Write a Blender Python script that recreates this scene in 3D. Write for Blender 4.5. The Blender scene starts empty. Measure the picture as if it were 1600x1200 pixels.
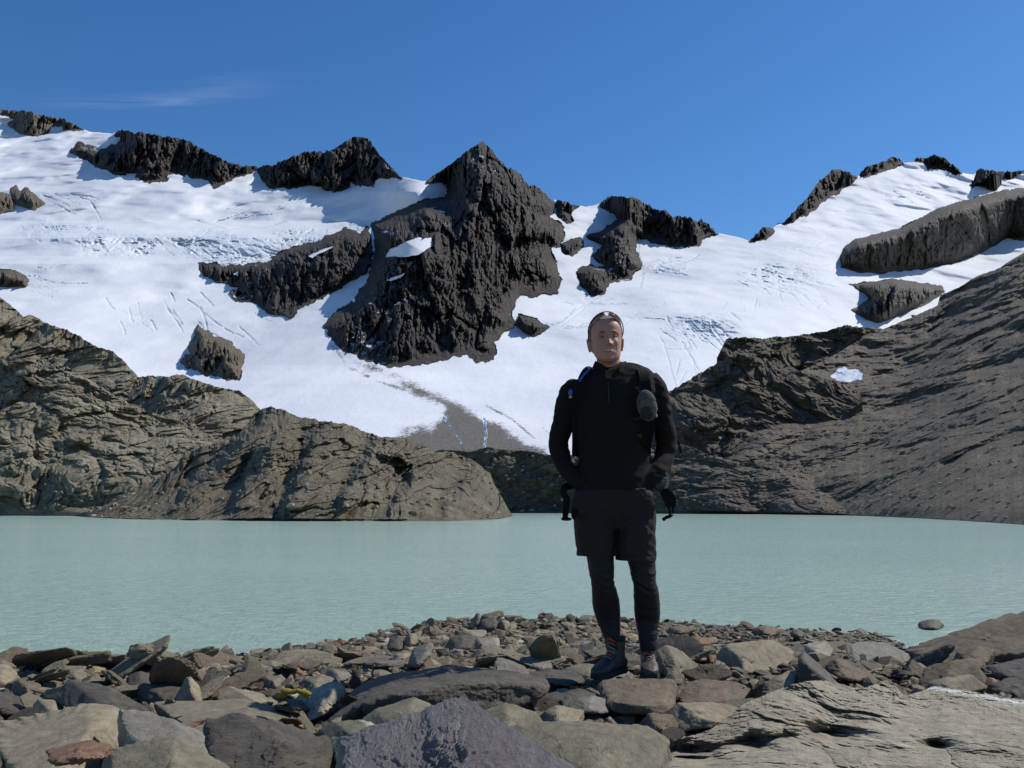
import bpy, bmesh, math, random
import numpy as np
from mathutils import Vector, Matrix

# ------------------------------------------------------------------ camera, world, sun, exposure
scene = bpy.context.scene
F = 1400.0                                  # focal length in photo pixels (photo 1600 x 1200)
TH = math.atan(190.0 / F)                   # camera pitched up
CAMZ = 2.2                                  # camera height above the lake
SC, SS = math.cos(TH), math.sin(TH)
cam_d = bpy.data.cameras.new('camera'); cam = bpy.data.objects.new('camera', cam_d)
scene.collection.objects.link(cam); scene.camera = cam
cam.location = (0, 0, CAMZ); cam.rotation_euler = (math.pi / 2 + TH, 0, 0)
cam_d.sensor_fit = 'HORIZONTAL'; cam_d.sensor_width = 36; cam_d.lens = 36 * F / 1600
cam_d.clip_start = 0.05; cam_d.clip_end = 20000
SUN_EL, SUN_AZ = math.radians(47), math.radians(66)     # azimuth from +Y (view direction) towards +X (right)
world = bpy.data.worlds.new('World'); scene.world = world; world.use_nodes = True
wn, wl = world.node_tree.nodes, world.node_tree.links
wn.clear()
wo = wn.new('ShaderNodeOutputWorld'); bg = wn.new('ShaderNodeBackground'); sky = wn.new('ShaderNodeTexSky')
sky.sky_type = 'NISHITA'; sky.sun_disc = False; sky.sun_elevation = SUN_EL; sky.sun_rotation = SUN_AZ
sky.altitude = 900; sky.air_density = 1.0; sky.dust_density = 0.2; sky.ozone_density = 3.0
bg.inputs['Strength'].default_value = 0.118
# thin cirrus: streaky noise in a band of directions low in the left of the sky
tc = wn.new('ShaderNodeTexCoord')
sep = wn.new('ShaderNodeSeparateXYZ'); wl.new(tc.outputs['Generated'], sep.inputs[0])
def wmath(op, a, b=None, c=None):
    n = wn.new('ShaderNodeMath'); n.operation = op
    for i, v in enumerate((a, b, c)):
        if v is None: continue
        if isinstance(v, (int, float)): n.inputs[i].default_value = v
        else: wl.new(v, n.inputs[i])
    return n.outputs[0]
az_ = wmath('DIVIDE', sep.outputs['X'], sep.outputs['Y']); el_ = wmath('DIVIDE', sep.outputs['Z'], sep.outputs['Y'])
def gauss(v, c, w):
    d = wmath('DIVIDE', wmath('SUBTRACT', v, c), w)
    return wmath('EXPONENT', wmath('MULTIPLY', wmath('MULTIPLY', d, d), -1.0))
comb = wn.new('ShaderNodeCombineXYZ'); wl.new(az_, comb.inputs[0]); wl.new(el_, comb.inputs[1])
mp = wn.new('ShaderNodeMapping'); mp.inputs['Scale'].default_value = (6, 70, 1); mp.inputs['Rotation'].default_value = (0, 0, -0.12)
wl.new(comb.outputs[0], mp.inputs[0])
cn = wn.new('ShaderNodeTexNoise'); cn.inputs['Scale'].default_value = 1.0; cn.inputs['Detail'].default_value = 6; cn.inputs['Distortion'].default_value = 0.6
wl.new(mp.outputs[0], cn.inputs['Vector'])
cl = wmath('MULTIPLY', wmath('MAXIMUM', wmath('SUBTRACT', cn.outputs[0], 0.42), 0.0), 0.4)
m1 = wmath('MULTIPLY', gauss(az_, -0.435, 0.085), gauss(el_, 0.472, 0.009))
m2 = wmath('MULTIPLY', wmath('MULTIPLY', gauss(az_, -0.33, 0.05), gauss(el_, 0.492, 0.016)), 0.45)
fw = wmath('GREATER_THAN', sep.outputs['Y'], 0.0)
cl = wmath('MULTIPLY', wmath('MULTIPLY', cl, wmath('ADD', m1, m2)), fw)
hs = wn.new('ShaderNodeHueSaturation'); hs.inputs['Saturation'].default_value = 1.27; hs.inputs['Value'].default_value = 1.0; hs.inputs['Hue'].default_value = 0.504
wl.new(sky.outputs[0], hs.inputs['Color'])
wm = wn.new('ShaderNodeMix'); wm.data_type = 'RGBA'
wl.new(cl, wm.inputs['Factor']); wl.new(hs.outputs[0], wm.inputs['A']); wm.inputs['B'].default_value = (9, 10, 11.5, 1)
wl.new(wm.outputs['Result'], bg.inputs['Color']); wl.new(bg.outputs[0], wo.inputs[0])

sun_d = bpy.data.lights.new('sun', 'SUN'); sun = bpy.data.objects.new('sun', sun_d); scene.collection.objects.link(sun)
sun_d.energy = 4.4; sun_d.angle = math.radians(0.5); sun_d.color = (1.0, 0.955, 0.88)
SUND = Vector((math.sin(SUN_AZ) * math.cos(SUN_EL), math.cos(SUN_AZ) * math.cos(SUN_EL), math.sin(SUN_EL)))
sun.rotation_euler = SUND.to_track_quat('Z', 'Y').to_euler()
scene.view_settings.view_transform = 'Standard'; scene.view_settings.look = 'None'
scene.view_settings.exposure = 0.08; scene.view_settings.gamma = 1

# ------------------------------------------------------------------ numpy noise
rng = np.random.RandomState(7)
_perm = np.arange(256); rng.shuffle(_perm); _perm = np.concatenate([_perm, _perm, _perm]).astype(np.int64)
_G = rng.normal(size=(256, 3)); _G /= np.linalg.norm(_G, axis=1)[:, None]
def perlin(p):
    p = np.asarray(p, float); i = np.floor(p).astype(np.int64); f = p - i; i &= 255
    u = f * f * f * (f * (f * 6 - 15) + 10); r = np.zeros(len(p))
    for dx in (0, 1):
        wx = u[:, 0] if dx else 1 - u[:, 0]; hx = _perm[(i[:, 0] + dx) & 255]
        for dy in (0, 1):
            wy = wx * (u[:, 1] if dy else 1 - u[:, 1]); hy = _perm[(hx + i[:, 1] + dy) & 255]
            for dz in (0, 1):
                w = wy * (u[:, 2] if dz else 1 - u[:, 2]); g = _G[_perm[(hy + i[:, 2] + dz) & 255]]
                r += w * (g[:, 0] * (f[:, 0] - dx) + g[:, 1] * (f[:, 1] - dy) + g[:, 2] * (f[:, 2] - dz))
    return r * 1.6
def fbm(p, o=5, gain=0.5, lac=2.03):
    r = 0; a = 1.0; t = 0; p = np.array(p, float)
    for k in range(o):
        r = r + a * perlin(p + k * 17.3); t += a; a *= gain; p = p * lac
    return r / t
def ridged(p, o=5, gain=0.5, lac=2.03):      # 1 on ridges, 0 in valleys
    r = 0; a = 1.0; t = 0; p = np.array(p, float)
    for k in range(o):
        r = r + a * (1 - np.minimum(np.abs(perlin(p + k * 17.3)) * 1.8, 1)); t += a; a *= gain; p = p * lac
    return r / t
def billow(p, o=5, gain=0.5, lac=2.03):      # rounded bulges, sharp creases
    r = 0; a = 1.0; t = 0; p = np.array(p, float)
    for k in range(o):
        r = r + a * np.abs(perlin(p + k * 17.3)) * 1.8; t += a; a *= gain; p = p * lac
    return r / t
_H = rng.uniform(-1, 1, size=(4096, 4))
def facet(u, w, oct_=3, gain=0.5, lac=2.3, tilt=0.9, crease=0.5, seed=0):
    """broken rock: irregular cells, each a plane with its own height and tilt, divided by creases"""
    r = np.zeros(len(u)); a = 1.0; t = 0
    for o in range(oct_):
        i0, j0 = np.floor(u).astype(np.int64), np.floor(w).astype(np.int64)
        b1 = np.full(len(u), 9.0); b2 = np.full(len(u), 9.0); val = np.zeros(len(u))
        for di in (-1, 0, 1):
            for dj in (-1, 0, 1):
                ci, cj = i0 + di, j0 + dj; h = _H[(ci * 73 + cj * 1931 + seed * 577 + o * 311) & 4095]
                h2 = _H[(ci * 419 + cj * 97 + seed * 131 + o * 733 + 17) & 4095]
                dx, dy = u - (ci + 0.5 + h[:, 0] * 0.45), w - (cj + 0.5 + h[:, 1] * 0.45); d = dx * dx + dy * dy
                near = d < b1; v_ = h[:, 2] * 0.5 + tilt * (h2[:, 0] * dx + h2[:, 1] * dy)
                b2 = np.where(near, b1, np.minimum(b2, d)); val = np.where(near, v_, val); b1 = np.where(near, d, b1)
        e = np.sqrt(b2) - np.sqrt(b1); val = val * (0.4 + 0.6 * (1 - np.exp(-e / 0.14))); r += a * (val - crease * np.exp(-e / 0.07)); t += a
        a *= gain; u = u * lac + 3.7; w = w * lac + 1.9
    return r / t
def smooth(a, b, x):
    t = np.clip((x - a) / (b - a), 0, 1); return t * t * (3 - 2 * t)

# ------------------------------------------------------------------ photo ray <-> place
def slope_of(py):                             # tangent of a ray's elevation
    v = (600.0 - np.asarray(py, float)) / F
    return (SS + v * SC) / (SC - v * SS)
def unproj(px, py, Y):
    px = np.asarray(px, float); v = (600.0 - np.asarray(py, float)) / F; t = Y / (SC - v * SS)
    return np.stack([t * (px - 800) / F, np.broadcast_to(Y, np.shape(t)) * 1.0, CAMZ + t * (SS + v * SC)], -1)
def P(px, py, Y): return Vector(unproj(px, py, float(Y)).tolist())

# ------------------------------------------------------------------ object helpers
COL = scene.collection
def mesh_obj(name, verts, faces, mats, parent=None, smooth_=True, mat_idx=None, attrs=None, loc=None):
    me = bpy.data.meshes.new(name); v = np.asarray(verts, np.float32)
    if loc is not None: v = v - np.asarray(loc, np.float32)
    if isinstance(faces, np.ndarray):
        nf, k = faces.shape
        me.vertices.add(len(v)); me.vertices.foreach_set('co', v.ravel())
        me.loops.add(nf * k); me.loops.foreach_set('vertex_index', faces.astype(np.int32).ravel())
        me.polygons.add(nf); me.polygons.foreach_set('loop_start', np.arange(0, nf * k, k, dtype=np.int32))
    else:
        me.from_pydata([tuple(map(float, q)) for q in v], [], faces)
    if not isinstance(mats, (list, tuple)): mats = [mats]
    for m in mats: me.materials.append(m)
    if mat_idx is not None: me.polygons.foreach_set('material_index', np.asarray(mat_idx, np.int32))
    me.update(calc_edges=True); me.validate()
    me.polygons.foreach_set('use_smooth', np.full(len(me.polygons), smooth_))
    if attrs:
        for k_, a in attrs.items():
            if a.ndim == 1:
                at = me.attributes.new(k_, 'FLOAT', 'POINT'); at.data.foreach_set('value', a.astype(np.float32))
            else:
                at = me.attributes.new(k_, 'FLOAT_COLOR', 'POINT')
                at.data.foreach_set('color', np.concatenate([a, np.ones((len(a), 1))], 1).astype(np.float32).ravel())
    ob = bpy.data.objects.new(name, me); COL.objects.link(ob)
    if parent is not None: ob.parent = parent
    if loc is not None and parent is None: ob.location = tuple(map(float, loc))
    return ob
def tag(o, label=None, cat=None, group=None, kind=None):
    if label: o['label'] = label
    if cat: o['category'] = cat
    if group: o['group'] = group
    if kind: o['kind'] = kind
    return o
def empty(name, loc, label, cat, group=None):
    o = bpy.data.objects.new(name, None); COL.objects.link(o); o.location = loc; o.empty_display_size = 0.1
    return tag(o, label, cat, group)

# ------------------------------------------------------------------ materials
class NT:
    def __init__(s, name):
        s.m = bpy.data.materials.new(name); s.m.use_nodes = True; s.n = s.m.node_tree.nodes; s.l = s.m.node_tree.links
        s.b = s.n['Principled BSDF']; s.tc = s.n.new('ShaderNodeTexCoord')
    def put(s, sock, v):
        if isinstance(v, (int, float)): sock.default_value = v
        elif isinstance(v, (tuple, list)): sock.default_value = tuple(v) + ((1,) if len(v) == 3 and len(sock.default_value) == 4 else ())
        else: s.l.new(v, sock)
    def mapping(s, scale=(1, 1, 1), rot=(0, 0, 0), src=None):
        n = s.n.new('ShaderNodeMapping'); n.inputs['Scale'].default_value = scale; n.inputs['Rotation'].default_value = rot
        s.l.new(src or s.tc.outputs['Object'], n.inputs[0]); return n.outputs[0]
    def noise(s, scale, detail=8, rough=0.55, dist=0, vec=None, col=False):
        n = s.n.new('ShaderNodeTexNoise'); n.inputs['Scale'].default_value = scale; n.inputs['Detail'].default_value = detail
        n.inputs['Roughness'].default_value = rough; n.inputs['Distortion'].default_value = dist
        s.l.new(vec or s.tc.outputs['Object'], n.inputs['Vector']); return n.outputs[1 if col else 0]
    def voro(s, scale, vec=None, feat='F1', out='Distance', rand=1.0):
        n = s.n.new('ShaderNodeTexVoronoi'); n.feature = feat; n.inputs['Scale'].default_value = scale; n.inputs['Randomness'].default_value = rand
        s.l.new(vec or s.tc.outputs['Object'], n.inputs['Vector']); return n.outputs[out]
    def ramp(s, f, stops):
        n = s.n.new('ShaderNodeValToRGB'); s.l.new(f, n.inputs[0]); e = n.color_ramp.elements
        while len(e) < len(stops): e.new(0.5)
        for k, (p_, c) in enumerate(stops):
            e[k].position = p_; e[k].color = (c, c, c, 1) if isinstance(c, (int, float)) else tuple(c) + (1,)
        return n.outputs[0]
    def mix(s, f, a, b, mode='MIX'):
        n = s.n.new('ShaderNodeMix'); n.data_type = 'RGBA'; n.blend_type = mode
        s.put(n.inputs['Factor'], f); s.put(n.inputs['A'], a); s.put(n.inputs['B'], b); return n.outputs['Result']
    def math(s, op, a, b=None):
        n = s.n.new('ShaderNodeMath'); n.operation = op; s.put(n.inputs[0], a)
        if b is not None: s.put(n.inputs[1], b)
        return n.outputs[0]
    def bump(s, h, strength=0.5, dist=0.1, normal=None):
        n = s.n.new('ShaderNodeBump'); n.inputs['Strength'].default_value = strength; n.inputs['Distance'].default_value = dist
        s.l.new(h, n.inputs['Height'])
        if normal: s.l.new(normal, n.inputs['Normal'])
        s.l.new(n.outputs[0], s.b.inputs['Normal']); return n.outputs[0]
    def attr(s, name, out='Fac'):
        n = s.n.new('ShaderNodeAttribute'); n.attribute_name = name; return n.outputs[out]
    def base(s, c): s.put(s.b.inputs['Base Color'], c)
    def rough(s, r): s.put(s.b.inputs['Roughness'], r)
    def spec(s, v): s.b.inputs['Specular IOR Level'].default_value = v

def rock_mat(name, dark, mid, light, sc, patch=None, patch_amt=0.5, bump=0.6, bdist=None, rough=0.85, spec=0.3, strata=(0, 0, 0), stretch=(1, 1, 1), snowdust=0.0, crack=0.0, speck=0.0, vein=False):
    """sc = size of the largest colour features in metres"""
    t = NT(name); s = 1.0 / sc
    wm_ = lambda c_: (c_[0] * 1.05, c_[1] * 0.99, c_[2] * 0.83)
    dark, mid, light = wm_(dark), wm_(mid), wm_(light)
    v = t.mapping(stretch, strata)
    big = t.noise(s, 10, 0.68, 0.6, vec=v); fine = t.noise(s * 7, 10, 0.78, vec=v)
    c = t.ramp(big, [(0.3, dark), (0.5, mid), (0.72, light)])
    c = t.mix(t.ramp(fine, [(0.36, 0.0), (0.64, 1.0)]), t.mix(0.6, c, dark), t.mix(0.5, c, light))
    if patch:
        pn = t.noise(s * 1.7, 7, 0.65, 0.5)
        c = t.mix(t.math('MULTIPLY', t.ramp(pn, [(0.54, 0.0), (0.66, 1.0)]), patch_amt), c, patch)
    if speck > 0:
        c = t.mix(t.math('MULTIPLY', t.ramp(t.noise(s * 40, 3, 0.6), [(0.6, 0.0), (0.7, 1.0)]), speck), c, light)
    ck = t.voro(s * 2.2, vec=t.mix(0.12, v, t.noise(s * 3, 4, col=True, vec=v)), feat='DISTANCE_TO_EDGE')
    if snowdust > 0:
        g = t.n.new('ShaderNodeNewGeometry'); sp = t.n.new('ShaderNodeSeparateXYZ'); t.l.new(g.outputs['Normal'], sp.inputs[0])
        a = t.math('ADD', t.math('MULTIPLY', sp.outputs['Z'], 0.55), t.math('MULTIPLY', t.noise(s * 3, 6, 0.7), 0.9))
        a = t.math('ADD', a, t.math('MULTIPLY', t.noise(s * 0.35, 3), 0.9))
        th = 1.62 - snowdust * 0.3
        c = t.mix(t.ramp(t.math('SUBTRACT', a, th - 0.5), [(0.5, 0.0), (0.54, 1.0)]), c, (0.72, 0.76, 0.82))
    if vein: c = t.mix(t.attr('vein'), c, (0.62, 0.60, 0.54))
    t.base(c); t.rough(rough); t.spec(spec)
    h = t.math('ADD', big, t.math('MULTIPLY', fine, 0.35))
    h = t.math('ADD', h, t.math('MULTIPLY', t.noise(s * 45, 5, 0.7), 0.10))
    h = t.math('ADD', h, t.math('MULTIPLY', t.ramp(ck, [(0.0, 0.0), (0.07, 1.0)]), crack))
    t.bump(h, bump, bdist if bdist else sc * 0.25)
    return t.m

def simple(name, c, rough=0.7, spec=0.4, var=0.15, sc=20, bump=0.2, bd=0.01, metallic=0):
    t = NT(name); n = t.noise(sc, 6)
    t.base(t.mix(n, tuple(x * (1 - var) for x in c), tuple(min(1, x * (1 + var)) for x in c))); t.rough(rough); t.spec(spec)
    t.b.inputs['Metallic'].default_value = metallic
    if bump: t.bump(t.noise(sc * 3, 6), bump, bd)
    return t.m

def snow_mat():
    t = NT('glacier_snow')
    n = t.noise(0.012, 8, 0.6); f = t.noise(0.35, 8, 0.65)
    c = t.mix(t.ramp(n, [(0.35, 0.0), (0.65, 1.0)]), (0.66, 0.69, 0.735), (0.76, 0.775, 0.80))
    c = t.mix(t.math('MULTIPLY', t.ramp(f, [(0.35, 1.0), (0.55, 0.0)]), 0.07), c, (0.52, 0.58, 0.66))
    c = t.mix(t.attr('ice'), c, (0.24, 0.40, 0.52)); c = t.mix(t.ramp(t.attr('ice'), [(0.75, 0.0), (1.0, 1.0)]), c, (0.07, 0.13, 0.22))
    d = t.attr('dirt')
    g1 = t.noise(0.55, 10, 0.85); g2 = t.noise(0.05, 6, 0.6)
    th = t.math('SUBTRACT', t.math('ADD', t.math('MULTIPLY', g1, 0.8), t.math('MULTIPLY', g2, 0.2)), t.math('SUBTRACT', 1.0, d))
    dc = t.mix(t.ramp(t.noise(0.9, 9, 0.85), [(0.38, 0.0), (0.62, 1.0)]), (0.05, 0.047, 0.041), (0.21, 0.195, 0.17))
    c = t.mix(t.ramp(t.math('ADD', th, 0.5), [(0.47, 0.0), (0.54, 1.0)]), c, dc)
    t.base(c); t.rough(0.75); t.spec(0.25)
    mv = t.mapping((1, 0.35, 1))
    h = t.math('ADD', t.noise(0.05, 8, 0.62, vec=mv), t.math('MULTIPLY', f, 0.18))
    t.bump(h, 0.22, 5.0); return t.m

M_SNOW = snow_mat()
M_PEAK = rock_mat('peak_rock', (0.016, 0.0155, 0.017), (0.040, 0.038, 0.039), (0.105, 0.098, 0.096), 55, patch=(0.10, 0.058, 0.042), patch_amt=0.5, bump=0.9, bdist=12, stretch=(1, 1, 0.3), snowdust=0.3)
M_OUTC = rock_mat('outcrop_rock', (0.045, 0.040, 0.035), (0.12, 0.105, 0.09), (0.22, 0.20, 0.17), 30, patch=(0.13, 0.09, 0.06), bump=0.9, bdist=7, stretch=(0.6, 0.6, 1.6), strata=(0, 0.3, 0))
M_WALL = rock_mat('ridge_wall_rock', (0.035, 0.033, 0.032), (0.075, 0.070, 0.066), (0.14, 0.13, 0.12), 45, bump=0.8, bdist=8, stretch=(1, 1, 0.25))
M_HEAD = rock_mat('headland_rock', (0.055, 0.050, 0.040), (0.15, 0.138, 0.110), (0.30, 0.285, 0.235), 11, patch=(0.16, 0.115, 0.065), patch_amt=0.55, bump=0.95, bdist=2.6, stretch=(1, 1, 0.55))
M_BACK = rock_mat('left_hill_rock', (0.09, 0.083, 0.066), (0.225, 0.212, 0.175), (0.39, 0.375, 0.32), 16, patch=(0.21, 0.15, 0.085), patch_amt=0.5, bump=0.95, bdist=3.2, stretch=(0.8, 0.8, 1.2), strata=(0, 0.5, 0))
M_LUMP = rock_mat('right_knoll_rock', (0.040, 0.035, 0.030), (0.115, 0.102, 0.086), (0.24, 0.22, 0.185), 14, patch=(0.15, 0.115, 0.075), bump=0.95, bdist=3.5, stretch=(0.8, 0.8, 1.3), strata=(0, -0.5, 0))
M_SCREE = rock_mat('moraine_scree', (0.036, 0.032, 0.028), (0.092, 0.083, 0.071), (0.18, 0.165, 0.145), 12, patch=(0.105, 0.085, 0.062), bump=0.8, bdist=1.4, stretch=(1, 1, 1), crack=0.0, speck=0.8)

# ------------------------------------------------------------------ polygons in photo pixels
def poly_sd(px, py, poly):
    """signed distance in px, positive inside"""
    poly = np.asarray(poly, float); n = len(poly); best = np.full(px.shape, 1e9); inside = np.zeros(px.shape, bool)
    for i in range(n):
        x0, y0 = poly[i]; x1, y1 = poly[(i + 1) % n]; dx, dy = x1 - x0, y1 - y0
        t = np.clip(((px - x0) * dx + (py - y0) * dy) / (dx * dx + dy * dy + 1e-9), 0, 1)
        best = np.minimum(best, (px - x0 - t * dx) ** 2 + (py - y0 - t * dy) ** 2)
        if y0 != y1:
            c = ((y0 > py) != (y1 > py)) & (px < (x1 - x0) * (py - y0) / (y1 - y0) + x0); inside ^= c
    d = np.sqrt(best); return np.where(inside, d, -d)
def line_d(px, py, pts):
    best = np.full(px.shape, 1e9)
    for (x0, y0), (x1, y1) in zip(pts[:-1], pts[1:]):
        dx, dy = x1 - x0, y1 - y0
        t = np.clip(((px - x0) * dx + (py - y0) * dy) / (dx * dx + dy * dy + 1e-9), 0, 1)
        best = np.minimum(best, (px - x0 - t * dx) ** 2 + (py - y0 - t * dy) ** 2)
    return np.sqrt(best)
def curve(pts, x):
    pts = np.array(pts, float); return np.interp(x, pts[:, 0], pts[:, 1])

# ------------------------------------------------------------------ hill builder: a real hillside with a back slope
def hill(name, top, bot, nx, ny, depthfn, dispfn, mat, jag=1.5, jagf=0.08, x0=None, x1=None, water=True, split=None, back=0.5, attrs_fn=None, fade=0.06, seed=0.0, post=None):
    x0 = top[0][0] if x0 is None else x0; x1 = top[-1][0] if x1 is None else x1
    xs = np.linspace(x0, x1, nx); yt = curve(top, xs); yb = curve(bot, xs)
    q = np.stack([xs * jagf, np.full(nx, 3.3 + seed), np.zeros(nx)], 1)
    hgt = np.clip((yb - yt) / 20.0, 0, 1)
    jj = jag(xs) if callable(jag) else jag
    jg = (ridged(q, 4, 0.6) - 0.55) * 2 * jj * hgt
    if water and x1 - x0 > 100: yb = yb + fbm(np.stack([xs * 0.05, np.full(nx, 9.1 + seed), np.zeros(nx)], 1), 4, 0.6) * 1.6
    v = np.linspace(0, 1, ny)[None, :]                      # 0 bottom .. 1 top
    PX = np.repeat(xs[:, None], ny, 1); PY = yb[:, None] + (yt - yb)[:, None] * v
    if depthfn is m_depth: PY = PY - jg[:, None] * smooth(0.9, 1.0, v)
    dxs = xs[1] - xs[0]; kk_ = int(min(nx // 4, 45 / dxs)); yts = np.convolve(np.pad(yt, kk_, mode='edge'), np.ones(2 * kk_ + 1) / (2 * kk_ + 1), 'valid')
    yts = np.where(yb - yts > 12, yts, yb - 12); vs_ = np.clip((yb[:, None] - PY) / (yb - yts)[:, None], 0, 1.25)
    Y = depthfn(PX, PY, vs_)
    if depthfn is not m_depth: PY = PY - jg[:, None] * smooth(0.8, 1.0, v)
    W0 = unproj(PX, PY, Y).reshape(-1, 3)
    d = dispfn(W0, PX.ravel(), PY.ravel(), np.broadcast_to(v, PX.shape).ravel()).reshape(PX.shape)
    fd = smooth(0, fade, np.broadcast_to(v, PX.shape)) if fade > 0 else 1.0
    Y = Y * (1 + d * fd)
    V = unproj(PX, PY, Y)
    rows = [V]
    # foot below the water / ground, and the back slope behind the crest
    foot = V[:, :1].copy(); foot[:, 0, 2] -= 3.0 if water else 25.0; foot[:, 0, 1] -= 1.0
    rows.insert(0, foot)
    t = V[:, -1]; H = (t[:, 2] + 5)
    for k, fr in enumerate((0.02, 0.08, 0.25, 0.6, 1.0)):
        b = t.copy(); b[:, 2] -= H * fr; b[:, 1] += H * fr / back * 0.9; b[:, 0] *= b[:, 1] / t[:, 1]
        rows.append(b[:, None])
    A = np.concatenate(rows, 1); NY = A.shape[1]; verts = A.reshape(-1, 3)
    idx = np.arange(nx * NY).reshape(nx, NY)
    Fq = np.stack([idx[:-1, :-1], idx[1:, :-1], idx[1:, 1:], idx[:-1, 1:]], -1).reshape(-1, 4)
    pad = lambda a: np.concatenate([a[:, :1], a, np.repeat(a[:, -1:], 5, 1)], 1).ravel()
    at = {k: pad(a.reshape(PX.shape)) for k, a in attrs_fn(W0, PX.ravel(), PY.ravel()).items()} if attrs_fn else None
    if split is None:
        return mesh_obj(name, verts, Fq, mat, attrs=at, smooth_=(mat is M_SCREE))
    lab = pad(split(W0, PX.ravel(), PY.ravel()).reshape(PX.shape).astype(float)).astype(int)
    fl = np.max(lab[Fq], 1)
    out = {}
    for L in np.unique(fl):
        ff = Fq[fl == L]; u, inv = np.unique(ff.ravel(), return_inverse=True)
        out[L] = (verts[u], inv.reshape(-1, 4), {k: a[u] for k, a in at.items()} if at else None)
    return out

# ================================================================== FAR MOUNTAIN WITH GLACIER
SKY = [(-140,150),(-60,160),(0,172),(40,174),(70,180),(100,186),(125,200),(140,206),(175,209),(185,205),(195,203),(210,207),(225,206),(250,213),(280,216),(295,220),(310,230),(330,240),(350,250),(365,256),(385,259),(405,261),(425,257),(445,250),(460,243),(480,237),(510,236),(530,228),(545,217),(560,212),(572,214),(580,222),(590,238),(605,255),(620,270),(625,276),(645,280),(660,283),(668,282),(675,275),(690,266),(710,252),(730,236),(748,224),(754,220),(760,226),(768,233),(775,245),(785,252),(792,262),(803,265),(815,275),(825,288),(832,290),(840,292),(850,300),(858,310),(863,313),(880,314),(895,320),(915,323),(930,320),(943,315),(950,308),(965,307),(985,308),(1000,312),(1003,318),(1015,320),(1020,327),(1040,328),(1050,338),(1065,338),(1080,340),(1090,347),(1095,342),(1108,350),(1119,364),(1135,367),(1155,371),(1171,376),(1180,367),(1191,356),(1208,356),(1216,348),(1225,348),(1240,331),(1262,309),(1281,282),(1300,266),(1322,267),(1339,277),(1352,262),(1375,254),(1396,245),(1409,251),(1412,255),(1427,253),(1431,247),(1446,247),(1457,242),(1476,247),(1491,258),(1502,270),(1521,273),(1529,264),(1562,268),(1600,267),(1740,250)]
up = lambda L, d=40: [(x, y - d) for x, y in L]
def skyseg(a, b): return [(x, y - 40) for x, y in SKY if a <= x <= b]
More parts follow.
